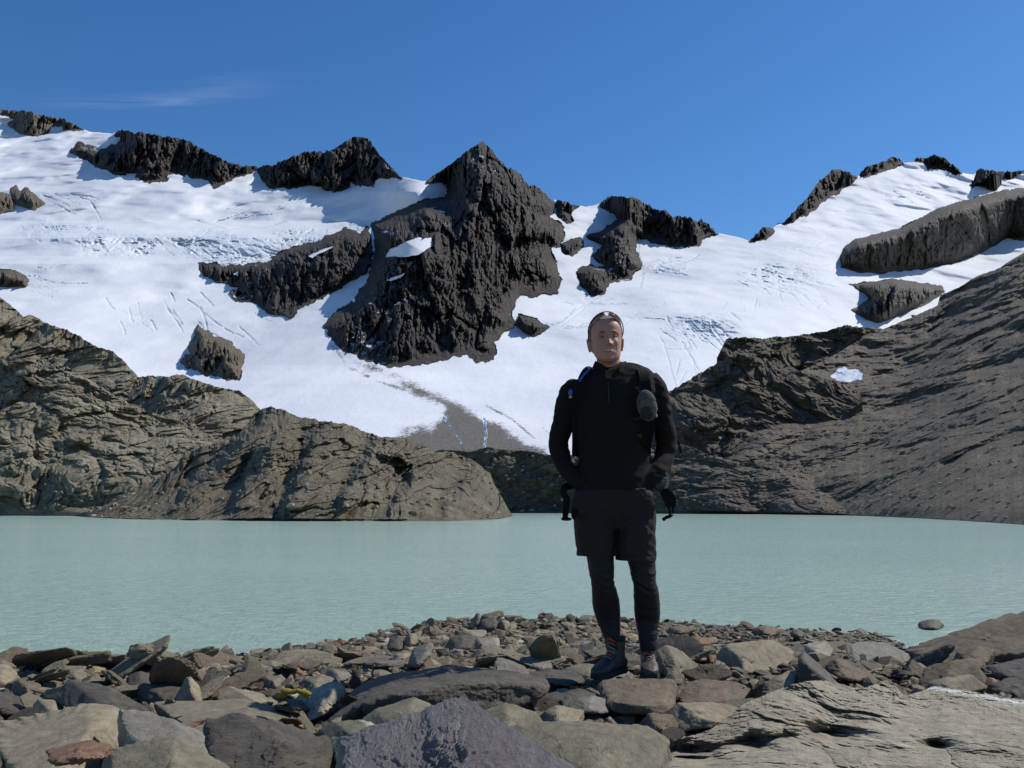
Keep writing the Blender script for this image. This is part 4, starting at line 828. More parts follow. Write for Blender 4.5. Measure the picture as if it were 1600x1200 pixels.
# ------------------------------------------------------------------ scattered stones
VAR = []
rs = np.random.RandomState(11)
MATN = ['greygreen', 'brown', 'tan', 'grey', 'dark', 'rust', 'pale']; MATP = [0.34, 0.26, 0.13, 0.12, 0.115, 0.025, 0.01]
CWORD = {'greygreen': 'grey-green', 'brown': 'brown', 'tan': 'tan', 'grey': 'grey', 'dark': 'dark', 'rust': 'rust-red', 'pale': 'whitish'}
protos = {}
for mn in MATN:
    for k in range(4):
        v, f = stone_shape(5, rs, rs.uniform(0.22, 0.6)); v, f, _n = remesh((v, f.tolist()), 0.045, 1); v = rock_noise(v, 1.0, rs.uniform(0, 50), 0.05, np.array([0.1, 0, 1.0]), 0.035, 5)
        me = bpy.data.meshes.new('stone')
        me.from_pydata(v.tolist(), [], f); me.materials.append(RM[mn]); me.update()
        me.polygons.foreach_set('use_smooth', np.zeros(len(f), bool)); protos[(mn, k)] = me
def px_of(X, Y, Z):
    dz = Z - CAMZ; dep = Y * SC + dz * SS; return 800 + F * X / dep, 600 - F * (-Y * SS + dz * SC) / dep
ZONES = [(-999, 330, 'on the far left of the shore'), (330, 600, 'in the rubble left of the cairn'), (600, 900, 'in the rubble between the cairn and the man'), (900, 1040, 'behind the boots of the man'), (1040, 1250, 'on the shore right of the man'), (1250, 2999, 'on the gravel at the far right')]
placed = 0; tries = 0
proto_obj = {}
while placed < 215 and tries < 20000:
    tries += 1
    near = placed < 105; Y = 3.0 * ((5.6 if near else 13.5) / 3.0) ** rs.uniform(0, 1); a = rs.uniform(-0.62, 0.62); X = a * Y
    ys = np.interp(a, s_a, s_Y)
    if Y > ys - 0.2: continue
    z = float(ground_z(X, Y)); size = rs.uniform(0.06, 0.15) * (0.85 + 0.10 * Y) * (1.0 if rs.rand() < 0.75 else 1.7)
    px, py = px_of(X, Y, z); rpx = size * F / Y
    if near: size = (16 + 34 * rs.rand() ** 1.8) * Y / F
    size = min(size, (22 if Y > 6 else 62) * Y / F)
    rpx = size * F / Y
    if near and py - rpx * 0.7 < curve(SHORE, px) + 6: continue
    if py > 1240 or px < -30 or px > 1630: continue
    if a > 0.27 and Y < 4.6: continue
    if px > 1230 and rs.rand() < 0.6: continue
    if px > 1010 and Y < float(curve([(1000,3.0),(1140,3.5),(1300,4.1),(1450,4.1),(1700,3.7)], px)) + 0.15: continue
    if any((px - u[0]) ** 2 + ((py - rpx * 0.5) - u[1]) ** 2 < (u[2] * 0.5 + rpx * 0.25) ** 2 for u in USED): continue
    if abs(px - 975) < 52 + rpx and Y < 5.3: continue
    mn = MATN[rs.choice(len(MATN), p=MATP)]; k = rs.randint(4); me = protos[(mn, k)]
    ob = bpy.data.objects.new('stone', me) if (mn, k) not in proto_obj else proto_obj[(mn, k)].copy()
    proto_obj.setdefault((mn, k), ob); COL.objects.link(ob)
    ob.location = (X, Y, z + size * 0.12); ob.scale = (size * rs.uniform(0.8, 1.3), size, size * (rs.uniform(0.45, 0.8) if near else rs.uniform(0.6, 1.0)))
    ob.rotation_euler = (rs.normal() * (0.38 if Y < 7 else 0.15), rs.normal() * (0.38 if Y < 7 else 0.15), rs.uniform(0, 6.28))
    zone = [w for lo, hi, w in ZONES if lo <= px < hi][0]; dist = 'close to the camera' if Y < 4.6 else ('at middle distance' if Y < 8 else 'near the water')
    tag(ob, '%s angular stone %s, %s' % (CWORD[mn], zone, dist), 'stone', '%s stones %s, %s' % (CWORD[mn], zone, dist))
    USED.append((px, py - rpx * 0.4, rpx * 0.55)); placed += 1
# small rubble: one uncountable cover
small = [stone_shape(2, rs, rs.uniform(0.28, 0.75)) for _ in range(18)]
PALC = np.array([1.32, 1.24, 1.02]) * np.array([(0.14,0.13,0.10),(0.11,0.09,0.068),(0.19,0.165,0.125),(0.16,0.155,0.14),(0.05,0.045,0.04),(0.20,0.11,0.075),(0.34,0.33,0.30),(0.15,0.12,0.085)])
PALP = np.array([0.27,0.24,0.14,0.13,0.11,0.02,0.01,0.08])
N = 24000
Yr_ = 2.4 * (18.0 / 2.4) ** rs.uniform(0, 1, N * 2) ; ar = rs.uniform(-0.66, 0.66, N * 2)
ok = Yr_ < np.interp(ar, s_a, s_Y) + 0.25; Yr_, ar = Yr_[ok][:N], ar[ok][:N]; n_ = len(Yr_)
Xr = ar * Yr_; Zr = ground_z(Xr, Yr_)
sz = (rs.uniform(0.018, 0.05, n_) + 0.05 * rs.rand(n_) ** 4) * (0.75 + 0.085 * Yr_)
sz *= 0.88; sz[Yr_ < 5.0] *= 0.75; Zr = Zr - 0.05 * (1 - smooth(4.5, 6.5, Yr_)); pxr = px_of(Xr, Yr_, Zr)[0]; sz[(pxr > 1010) & (Yr_ < curve([(1000,3.0),(1140,3.5),(1300,4.1),(1450,4.1),(1700,3.7)], pxr) + 0.05)] = 0.001
gravelly = (ar > 0.12) & (Yr_ > 6.5); sz[gravelly] *= 0.55
pxr, pyr = px_of(Xr, Yr_, Zr + sz * 0.5)
hid = np.zeros(n_, bool)
for hp, D in HULLS:
    hb = np.array(hp); cxh = hb[:, 0].mean(); y1 = hb[:, 1].max(); y0 = hb[:, 1].min()
    hid |= (poly_sd(pxr, pyr, [(x, min(y, y1 - 0.12 * (y1 - y0))) for x, y in hp]) > 0) & (Yr_ < D)
V, Fc, Cc, off = [], [], [], 0
for i in range(n_):
    if hid[i] or sz[i] < 0.002: continue
    v, f = small[rs.randint(18)]
    c, s_ = math.cos(rs.uniform(0, 6.28)), 0; an = rs.uniform(0, 6.28); c, s_ = math.cos(an), math.sin(an); tx, ty = rs.normal(0, 0.3, 2)
    R_ = np.array([[c, -s_, 0], [s_, c, 0], [0, 0, 1]]) @ np.array([[1, 0, tx], [0, 1, ty], [-tx, -ty, 1]])
    V.append((v * sz[i] * np.array([rs.uniform(0.8, 1.4), 1, 1])) @ R_.T + np.array([Xr[i], Yr_[i], Zr[i] + sz[i] * 0.25]))
    Fc.append(f + off); off += len(v)
    col = PALC[rs.choice(8, p=PALP)] * rs.uniform(0.7, 1.25); Cc.append(np.repeat(col[None], len(v), 0))
t = NT('rubble'); ca = t.attr('stone_col', 'Color')
t.base(t.mix(t.ramp(t.noise(35, 6, 0.65), [(0.3, 0.0), (0.7, 1.0)]), t.mix(0.4, ca, (0.04, 0.035, 0.03)), ca)); t.rough(0.85); t.spec(0.3); t.bump(t.noise(70, 5), 0.6, 0.01)
tag(mesh_obj('rubble', np.concatenate(V), np.concatenate(Fc), t.m, smooth_=False, attrs={'stone_col': np.concatenate(Cc)}), 'small angular stones covering the near shore', kind='stuff')

# moss
mv_, mf_ = [], []
for k in range(60):
    u = k / 59; an = -0.5 + u * 3.9
    px = 459 + 20 * math.cos(an) + rs.normal() * 1.2; py = 1086 - 6 * math.sin(an) + rs.normal() * 0.8
    d, f = ico(2); r = rs.uniform(0.006, 0.014) * (1.4 if px < 448 else 1.0)
    v = d * r * np.array([1.2, 1.0, 0.6]) * (1 + 0.3 * perlin(d * 3 + k))[:, None] + unproj(px, py, 3.62)
    mv_.append(v); mf_.append(f + k * len(v))
mo = mesh_obj('moss_clump', np.concatenate(mv_), np.concatenate(mf_), simple('yellow_moss', (0.26, 0.21, 0.03), 0.95, var=0.5, sc=60, bump=0.8, bd=0.01))
tag(mo, 'yellow-green moss clump among the rocks left of the dark slab', 'moss')

# ================================================================== THE MAN
def tube(pts, rx, ry=None, seg=20, caps=True):
    """smooth tube through world points; rx sideways radius, ry fore-aft radius"""
    pts = np.array([list(p) for p in pts], float); n = len(pts); rx = np.array(rx, float); ry = rx if ry is None else np.array(ry, float)
    m = (n - 1) * 5 + 1; u = np.linspace(0, n - 1, m); s = np.arange(n)
    def cr(a):
        a = np.array(a, float); i = np.clip(np.floor(u).astype(int), 0, n - 2); f = u - i
        f = f if a.ndim == 1 else f[:, None]
        p0, p1, p2, p3 = a[np.maximum(i - 1, 0)], a[i], a[i + 1], a[np.minimum(i + 2, n - 1)]
        return 0.5 * (2 * p1 + (p2 - p0) * f + (2 * p0 - 5 * p1 + 4 * p2 - p3) * f ** 2 + (3 * p1 - p0 - 3 * p2 + p3) * f ** 3)
    c, a_, b_ = cr(pts), cr(rx), cr(ry); T = np.gradient(c, axis=0); T /= np.linalg.norm(T, axis=1)[:, None]
    Yx = np.array([0, 1.0, 0]); S_ = np.cross(T, Yx); S_ /= np.linalg.norm(S_, axis=1)[:, None] + 1e-9; B_ = np.cross(S_, T)
    an = np.linspace(0, 2 * np.pi, seg, endpoint=False)
    V = c[:, None] + S_[:, None] * (np.cos(an)[None, :, None] * a_[:, None, None]) + B_[:, None] * (np.sin(an)[None, :, None] * b_[:, None, None])
    V = V.reshape(-1, 3); Fs = []
    for i in range(m - 1):
        for j in range(seg): Fs.append((i * seg + j, i * seg + (j + 1) % seg, (i + 1) * seg + (j + 1) % seg, (i + 1) * seg + j))
    if caps: Fs.append(tuple(range(seg))[::-1]); Fs.append(tuple((m - 1) * seg + j for j in range(seg)))
    return V, Fs
def ptube(rows, seg=20, caps=True):
    """rows: px, py, Y, half width in px, half depth in m"""
    pts = [P(r[0], r[1], r[2]) for r in rows]; rx = [(P(r[0] + r[3], r[1], r[2]) - P(r[0], r[1], r[2])).length for r in rows]
    return tube(pts, rx, [r[4] for r in rows], seg, caps)
def join(*ms):
    V, Fs, o = [], [], 0
    for v, f in ms:
        V.append(np.asarray(v)); Fs += [tuple(int(i) + o for i in q) for q in f]; o += len(v)
    return np.concatenate(V), Fs
def box_ribbon(pts, w, th, up=(0, -1, 0)):
    pts = np.array([list(p) for p in pts], float); T = np.gradient(pts, axis=0); T /= np.linalg.norm(T, axis=1)[:, None]
    U = np.array(up, float); S_ = np.cross(T, U); S_ /= np.linalg.norm(S_, axis=1)[:, None] + 1e-9; N_ = np.cross(S_, T)
    V, Fs = [], []; w = np.broadcast_to(w, len(pts))
    for i in range(len(pts)):
        for a, b in ((-1, -1), (1, -1), (1, 1), (-1, 1)): V.append(pts[i] + S_[i] * a * w[i] / 2 + N_[i] * b * th / 2)
    for i in range(len(pts) - 1):
        for j in range(4): Fs.append((i * 4 + j, i * 4 + (j + 1) % 4, i * 4 + 4 + (j + 1) % 4, i * 4 + 4 + j))
    n = len(pts) * 4; Fs += [(3, 2, 1, 0), (n - 4, n - 3, n - 2, n - 1)]
    return np.array(V), Fs
def ellips(c, r, lvl=3, R_=None):
    d, f = ico(lvl); v = d * np.array(r)
    if R_ is not None: v = v @ np.array(R_).T
    return v + np.array(list(c)), [tuple(q) for q in f]
def spline(pts, k=6):
    pts = np.array([list(p) for p in pts], float); n = len(pts); u = np.linspace(0, n - 1, (n - 1) * k + 1); i = np.clip(np.floor(u).astype(int), 0, n - 2); f = (u - i)[:, None]
    p0, p1, p2, p3 = pts[np.maximum(i - 1, 0)], pts[i], pts[i + 1], pts[np.minimum(i + 2, n - 1)]
    return 0.5 * (2 * p1 + (p2 - p0) * f + (2 * p0 - 5 * p1 + 4 * p2 - p3) * f ** 2 + (3 * p1 - p0 - 3 * p2 + p3) * f ** 3)

BY = 4.50
ROOT = P(965, 1061, BY)
man = empty('person', tuple(ROOT), 'man in black top, dark shorts and leggings standing on rocks with hands in pockets', 'person')
def part(name, vf, mat, parent=man, smooth_=True, org=ROOT):
    return mesh_obj(name, vf[0], [tuple(q) for q in vf[1]], mat, parent=parent, smooth_=smooth_, loc=np.array(list(org)))

def skin_mat():
    t = NT('skin'); n = t.noise(60, 5); c = t.mix(n, (0.38, 0.185, 0.12), (0.47, 0.25, 0.17)); c = t.mix(t.ramp(t.noise(14, 4), [(0.45, 0.0), (0.7, 0.5)]), c, (0.48, 0.20, 0.15))
    t.base(c); t.rough(0.5); t.spec(0.45); t.b.inputs['Subsurface Weight'].default_value = 0.08; t.b.inputs['Subsurface Radius'].default_value = (0.02, 0.008, 0.004)
    t.bump(t.noise(220, 4), 0.15, 0.002); return t.m
def cloth(name, c, sc=60, fold=0.5, fd=0.012, rough=0.9, fs=(9, 9, 9), spec=0.2):
    t = NT(name); t.base(t.mix(t.noise(sc, 5), tuple(x * 0.75 for x in c), tuple(x * 1.3 for x in c))); t.rough(rough); t.spec(spec)
    t.b.inputs['Sheen Weight'].default_value = 0.0
    f = t.noise(1.0, 5, 0.5, 0.8, vec=t.mapping(fs)); t.bump(t.math('ADD', f, t.math('MULTIPLY', t.noise(sc * 6, 3), 0.05)), fold, fd); return t.m
M_SKIN = skin_mat()
M_SHIRT = cloth('black_fleece', (0.011, 0.0095, 0.0085), fs=(5, 5, 12), fd=0.02)
M_SHORTS = cloth('dark_shorts_cloth', (0.019, 0.0165, 0.015), fs=(12, 12, 9), fd=0.02, fold=0.7, rough=0.75)
M_LEG = cloth('black_leggings', (0.006, 0.006, 0.008), fs=(6, 6, 22), fd=0.012, fold=0.6, rough=0.6, spec=0.3)
M_WEB = simple('black_webbing', (0.005, 0.005, 0.005), 0.8, spec=0.15, sc=80)
M_HAIR = simple('cropped_grey_hair', (0.27, 0.235, 0.20), 0.8, sc=150, var=0.5, bump=0.9, bd=0.004)

# ---- head in its own frame: x right, -y forward, z up, origin between the ears
HC = np.array(list(P(946.3, 534, 4.45)))
hz = [(-0.114,.012,-.072,-.050),(-0.110,.026,-.084,-.038),(-0.100,.048,-.092,-.015),(-0.085,.058,-.093,.0),(-0.068,.0645,-.092,.025),(-0.05,.068,-.091,.055),(-0.03,.0715,-.090,.077),(0,.0765,-.088,.092),(.03,.080,-.090,.10),(.06,.081,-.088,.10),(.085,.075,-.079,.092),(.105,.062,-.064,.078),(.119,.042,-.04,.052),(.126,.012,-.008,.016)]
hz = np.array(hz); nr, ns = 96, 128
uu = np.linspace(0, 1, nr); zz = -0.114 + 0.240 * (0.5 - 0.5 * np.cos(uu * np.pi))
hw = np.interp(zz, hz[:, 0], hz[:, 1]); yf = np.interp(zz, hz[:, 0], hz[:, 2]); yb = np.interp(zz, hz[:, 0], hz[:, 3])
ker = np.ones(7) / 7
sm = lambda a: np.convolve(np.pad(a, 3, mode='edge'), ker, 'valid')
hw, yf, yb = sm(hw), sm(yf), sm(yb)
th = np.linspace(0, 2 * np.pi, ns, endpoint=False)          # 0 = front
ct, st = np.cos(th), np.sin(th); ex = 2.35
rr_ = (np.abs(ct) ** ex + np.abs(st) ** ex) ** (-1 / ex)
Xh = hw[:, None] * (st * rr_)[None]; cy_ = (yf + yb) / 2; dy_ = (yb - yf) / 2
Yh = cy_[:, None] - dy_[:, None] * (ct * rr_)[None]; Zh = np.repeat(zz[:, None], ns, 1)
def gs(x, z, cx, cz, sx, sz): return np.exp(-((x - cx) / sx) ** 2 - ((z - cz) / sz) ** 2)
fr = np.clip(ct, 0, 1)[None] ** 0.5
ax_ = np.abs(Xh)
D_ = 0.006 * gs(ax_, Zh, .026, .030, .020, .008) - 0.013 * gs(ax_, Zh, .031, .014, .015, .009) + 0.003 * gs(ax_, Zh, .031, .013, .010, .005)
nz = np.clip((0.022 - Zh) / 0.050, 0, 1); D_ = D_ + np.exp(-(Xh / (0.0075 + 0.006 * nz)) ** 2) * (0.005 + 0.024 * nz) * smooth(-0.036, -0.028, Zh) * (1 - smooth(0.016, 0.034, Zh))
D_ = D_ + 0.008 * gs(ax_, Zh, .014, -.027, .006, .006) + 0.007 * gs(ax_, Zh, .042, -.018, .016, .013) - 0.004 * gs(ax_, Zh, .033 , -.050, .004, .014)
D_ = D_ + 0.005 * gs(Xh, Zh, 0, -.050, .024, .004) + 0.006 * gs(Xh, Zh, 0, -.066, .020, .005) - 0.008 * gs(Xh, Zh - 0.14 * Xh ** 2 / .03, 0, -.058, .024, .0028) + 0.008 * gs(Xh, Zh, 0, -.097, .020, .011)
Yh = Yh - D_ * fr
hyaw, hroll = math.radians(3.5), math.radians(-2.5)
HSC = np.array([1.02, 1.0, 1.03]); HR = np.array(Matrix.Rotation(hyaw, 3, 'Z') @ Matrix.Rotation(hroll, 3, 'Y'))
HV = np.stack([Xh, Yh, Zh], -1)
hidx = np.arange(nr * ns).reshape(nr, ns)
HFc = []
for i in range(nr - 1):
    for j in range(ns): HFc.append((hidx[i, j], hidx[i, (j + 1) % ns], hidx[i + 1, (j + 1) % ns], hidx[i + 1, j]))
HFc.append(tuple(hidx[0, ::-1])); HFc.append(tuple(hidx[-1]))
def toh(v): return (np.asarray(v) * HSC) @ HR.T + HC
headm = (toh(HV.reshape(-1, 3)), HFc)
def earm(s):
    an = np.linspace(0, 2 * np.pi, 18, endpoint=False); pts = [(s * (.080 + .010 * (0.5 + 0.5 * math.cos(a))), .010 + .014 * math.sin(a) , -.016 + .029 * math.cos(a)) for a in an] + []
    rim = tube(toh(pts + [pts[0]]), [.0052] * 19, None, 8)
    c = ellips(toh([(s * .079, .012, -.016)])[0], (.008, .014, .026), 3, HR); lobe = ellips(toh([(s * .077, .004, -.040)])[0], (.006, .008, .010), 2, HR)
    return join(rim, c, lobe)
neck = ptube([(948, 545, 4.50, 17, .055), (950, 560, 4.50, 18, .058), (952, 575, 4.51, 20, .060), (954, 590, 4.52, 27, .066), (956, 606, 4.52, 40, .07)])
# limb rows shared by body and clothes: px, py, Y, half width px, half depth m
TORSO = [(954, 574, 4.54, 24, .055), (955.5, 580, 4.53, 40, .070), (957.5, 587, 4.52, 57, .084), (959, 597, 4.51, 68, .098), (959, 616, 4.50, 69, .112), (960, 640, 4.50, 65, .122), (960, 670, 4.50, 60, .124), (960, 700, 4.50, 57, .120), (959.5, 730, 4.50, 57.5, .118), (959, 752, 4.50, 60, .122), (958.5, 766, 4.50, 61, .122)]
ARM_L = [(900, 602, 4.52, 12, .045), (893, 608, 4.51, 16, .055), (888, 626, 4.52, 19, .058), (882, 652, 4.54, 17.5, .054), (875, 678, 4.56, 15.5, .050), (872.5, 698, 4.57, 15, .048), (877, 716, 4.54, 15.5, .045), (887, 735, 4.48, 14, .040), (901, 752, 4.455, 12, .034), (914, 766, 4.465, 10, .030)]
ARM_R = [(1014, 590, 4.53, 14, .05), (1022, 602, 4.52, 17, .056), (1029, 622, 4.52, 17.5, .058), (1034.5, 652, 4.54, 17, .054), (1040, 680, 4.56, 16, .050), (1041, 700, 4.57, 16, .048), (1036, 720, 4.54, 15.5, .045), (1026, 737, 4.48, 14.5, .040), (1014, 752, 4.455, 12.5, .034), (1003, 766, 4.465, 10, .030)]
LEG_L = [(929, 770, 4.50, 29, .095), (930, 800, 4.50, 27, .085), (933, 835, 4.49, 23.5, .074), (937.5, 866, 4.48, 21.8, .068), (940, 890, 4.47, 19.8, .060), (942, 912, 4.47, 18.3, .058), (945, 930, 4.49, 20.3, .060), (947.5, 946, 4.51, 21.2, .062), (951, 966, 4.52, 18.8, .056), (955.5, 988, 4.51, 14.6, .044), (958, 1004, 4.50, 12.6, .040), (959, 1014, 4.50, 12.5, .040)]
LEG_R = [(990, 770, 4.50, 29, .095), (993, 800, 4.50, 27, .085), (998, 840, 4.49, 24, .074), (1002.5, 874, 4.48, 21.8, .068), (1005, 892, 4.47, 19.8, .060), (1007.5, 912, 4.47, 18.6, .058), (1010, 932, 4.49, 20, .061), (1011, 950, 4.51, 20.3, .062), (1011.5, 966, 4.52, 19.4, .057), (1011.5, 984, 4.51, 16, .045), (1012.5, 1002, 4.50, 13.8, .041), (1013, 1016, 4.50, 13.3, .040)]
sc_rows = lambda R_, k: [(a, b, c, w * k, d * k) for a, b, c, w, d in R_]
def handm(rows, s):
    """relaxed hand inside the pocket: palm, four fingers of different length, thumb from the side of the palm"""
    w = np.array(list(P(*rows[-1][:3]))); dn = np.array([-s * -0.15, -0.05, -1.0]); dn /= np.linalg.norm(dn); sd = np.array([1.0, 0.15, 0.1]) ; ms = []
    palm = tube([w + dn * t for t in (-.03, -0.01, .02, .045, .07)], [.026, .029, .038, .042, .038], [.019, .017, .015, .014, .012], 14); ms.append(palm)
    for k, (o, l) in enumerate(((-.030, .066), (-.010, .076), (.011, .072), (.031, .056))):
        b = w + dn * .062 + sd * o; p1 = b + dn * l * .45 + np.array([0, -.006, 0]); p2 = p1 + dn * l * .30 + np.array([0, .006, 0]); p3 = p2 + dn * l * .25 + np.array([0, .012, 0])
        ms.append(tube([b, p1, p2, p3], [.0095, .0090, .0082, .0065], None, 10))
    b = w + dn * .022 + sd * (s * .034); ms.append(tube([b, b + dn * .025 + sd * s * .018, b + dn * .055 + sd * s * .024, b + dn * .070 + sd * s * .022], [.013, .012, .0105, .008], None, 10))
    return join(*ms)
bm_ = join(headm, earm(-1), earm(1), neck, ptube(sc_rows(TORSO, .86)), ptube(sc_rows(ARM_L, .78)), ptube(sc_rows(ARM_R, .78)), ptube(sc_rows(LEG_L, .86)), ptube(sc_rows(LEG_R, .86)), handm(ARM_L, 1), handm(ARM_R, -1),
           ptube([(959, 760, 4.5, 52, .10), (959, 780, 4.5, 52, .10), (960, 800, 4.5, 48, .09), (961, 815, 4.5, 38, .07)]))
v, f, n = remesh(bm_, 0.0042, 2)
part('body', (v, f), M_SKIN)
# ---- hair: cropped, a shell a few millimetres off the scalp
U_, Fh = HV.reshape(-1, 3).copy(), []
cen = np.array([0, 0.005, 0.01]); nn_ = U_ - cen; nn_ /= np.linalg.norm(nn_, axis=1)[:, None]
U2 = U_ + nn_ * (0.0045 + 0.0022 * perlin(U_ * 160))[:, None] - nn_ * 0.0015
ang = np.arctan2(np.abs(U_[:, 0]), -(U_[:, 1] - 0.005))
hairline = np.where(ang < 0.75, 0.094, np.where(ang < 1.15, 0.094 - (ang - 0.75) / 0.40 * 0.055, np.where(ang < 1.6, 0.012 - (ang - 1.15) * 0.06, -0.05))) + 0.006 * perlin(U_ * 60 + 3)
inh = U_[:, 2] > hairline
for q_ in HFc[:-2]:
    if all(inh[i] for i in q_): Fh.append(q_)
Fh.append(HFc[-1])
us = sorted({i for q_ in Fh for i in q_}); mp_ = {i: k for k, i in enumerate(us)}
part('hair', (toh(U2[us]), [tuple(mp_[i] for i in q_) for q_ in Fh]), M_HAIR)
M_DARKH = simple('brow_hair', (0.09, 0.065, 0.045), 0.8, sc=100)
for s in (-1, 1):
    part('eyebrow', tube(toh([(s * .016, -.0955, .030), (s * .028, -.094, .034), (s * .042, -.083, .031)]), [.002, .0032, .0018], None, 8), M_DARKH)
    e = part('eye', ellips(toh([(s * .031, -.0795, .0125)])[0], (.0115, .006, .0035), 3, HR), simple('eye_white', (0.28, 0.24, 0.22), 0.3, sc=10, bump=0))
    part('iris', ellips(toh([(s * .031 + .001, -.0838, .0125)])[0], (.0045, .0025, .003), 2, HR), simple('iris', (0.03, 0.035, 0.04), 0.2, sc=10, bump=0), parent=e)
part('teeth', ellips(toh([(0.0, -.0905, -.0575)])[0], (.021, .0068, .0046), 3, HR), simple('teeth', (0.62, 0.58, 0.50), 0.35, sc=20, bump=0))
part('lip', tube(toh([(-.023, -.086, -.0535), (-.010, -.0965, -.0625), (0, -.0975, -.0640), (.010, -.0965, -.0625), (.023, -.086, -.0535)]), [.0015, .0030, .0034, .0030, .0015], None, 8), simple('lip', (0.36, 0.15, 0.12), 0.5, sc=40, bump=0))

# ---- shirt
v, f, n = remesh(join(ptube(TORSO, 32), ptube(ARM_L, 24), ptube(ARM_R, 24)), 0.0075, 5)
ax = v[:, 0]
fold = ridged(v * np.array([7, 7, 13]) + 0.3 * fbm(v * 6, 2)[:, None], 2) - 0.6
pr = np.stack([(v[:, 2] - 1.9) * 30 + (v[:, 0] - 0.5) * 14, v[:, 1] * 4, v[:, 0] * 2], 1)
arm = smooth(0.17, 0.21, np.abs(v[:, 0] - P(960, 680, 4.5)[0]))
v = v + n * (fold * 0.007 + arm * perlin(pr) * 0.005)[:, None]
shirt = part('shirt', (v, f), M_SHIRT)
# collar, open at the front, with a folded flap
def collar():
    V, Fs = [], []; K = 40
    c0 = np.array(list(P(954, 578, 4.51)))
    for i in range(K + 1):
        a = math.radians(-158 + 316 * i / K)          # 0 = back
        e = abs(a) / math.radians(158); front = max(0, e - 0.55) / 0.45
        dx, dy = math.sin(a), math.cos(a)
        top = c0 + np.array([dx * (.074 + .004 * front), dy * .078 - .002, .050 - .040 * front ** 1.6 - .01 * e])
        bot = c0 + np.array([dx * .086, dy * .088 - .012, -.020 - .035 * front ** 1.4])
        out = np.array([dx, dy, 0]) * 0.006
        fold_ = top + out * 3.2 + np.array([0, 0, -.032 + .006 * front])
        for p in (bot, top - out * 0.2, top + out * 0.7 + np.array([0, 0, .002]), fold_, fold_ - out * 0.8, bot + out): V.append(p)
    for i in range(K):
        for j in range(6): Fs.append((i * 6 + j, i * 6 + (j + 1) % 6, i * 6 + 6 + (j + 1) % 6, i * 6 + 6 + j))
    Fs += [tuple(range(6))[::-1], tuple(K * 6 + j for j in range(6))]
    return np.array(V), Fs
part('collar', collar(), M_SHIRT, smooth_=False)
part('zip', box_ribbon([P(950, 596, 4.405), P(951, 612, 4.385), P(951.5, 630, 4.375)], .006, .003), simple('zip_metal', (0.03, 0.03, 0.03), 0.6, sc=300))

# ---- shorts
SH_L = [(930, 764, 4.50, 33, .112), (929, 785, 4.50, 33.0, .112), (928.5, 810, 4.49, 32.5, .102), (929.5, 835, 4.48, 31.0, .094), (930.5, 856, 4.48, 30.0, .090), (931, 867, 4.48, 29.8, .090)]
SH_R = [(989, 764, 4.50, 30, .112), (991.5, 785, 4.50, 30.0, .112), (993, 810, 4.49, 31.5, .102), (993.8, 835, 4.48, 30.6, .096), (993.8, 858, 4.48, 30.8, .094), (993.2, 874, 4.48, 31.0, .094)]
PKT = join(ellips(P(917, 789, 4.435), (.075, .052, .095), 3), ellips(P(1002, 789, 4.435), (.072, .052, .095), 3))
PEL = [(958.5, 752, 4.50, 58, .110), (958.5, 765, 4.50, 60.5, .114), (959, 790, 4.50, 59.5, .112), (960, 812, 4.50, 56, .098), (961, 827, 4.50, 40, .07)]
v, f, n = remesh(join(ptube(SH_L, 28), ptube(SH_R, 28), ptube(PEL, 32), PKT), 0.0055, 3)
fold = ridged(v * np.array([11, 9, 10]) + 7 + 0.4 * fbm(v * 5, 2)[:, None], 3) - 0.6
hem = smooth(P(960, 838, 4.5)[2], P(960, 868, 4.5)[2], v[:, 2])
diag = perlin(np.stack([(v[:, 2] * 26 + v[:, 0] * 22), v[:, 1] * 3, v[:, 2] * 3], 1))
v = v + n * (fold * 0.009 + diag * 0.004)[:, None]
shorts = part('shorts', (v, f), M_SHORTS)
for rows in (SH_L, SH_R):       # stitched hem band
    a, b, c, w, d = rows[-1]
    part('hem', ptube([(a, b - 6.0, c, w * 1.012, d * 1.012), (a, b - 2, c, w * 1.02, d * 1.02), (a, b + 1.2, c, w * 1.012, d * 1.012)], 36), M_SHORTS, parent=shorts)
# ---- leggings
v, f, n = remesh(join(ptube(LEG_L[1:], 28), ptube(LEG_R[1:], 28)), 0.0050, 2)
zk = P(950, 905, 4.5)[2]; za = P(950, 997, 4.5)[2]
wr = np.exp(-((v[:, 2] - zk) / 0.07) ** 2) + 0.8 * np.exp(-((v[:, 2] - za) / 0.04) ** 2)
rg = perlin(np.stack([v[:, 2] * 52 + 1.2 * np.sin(v[:, 0] * 30), v[:, 0] * 7, v[:, 1] * 7], 1))
v = v + n * (rg * 0.006 * wr + 0.002 * fbm(v * 14, 3))[:, None]
part('leggings', (v, f), M_LEG)
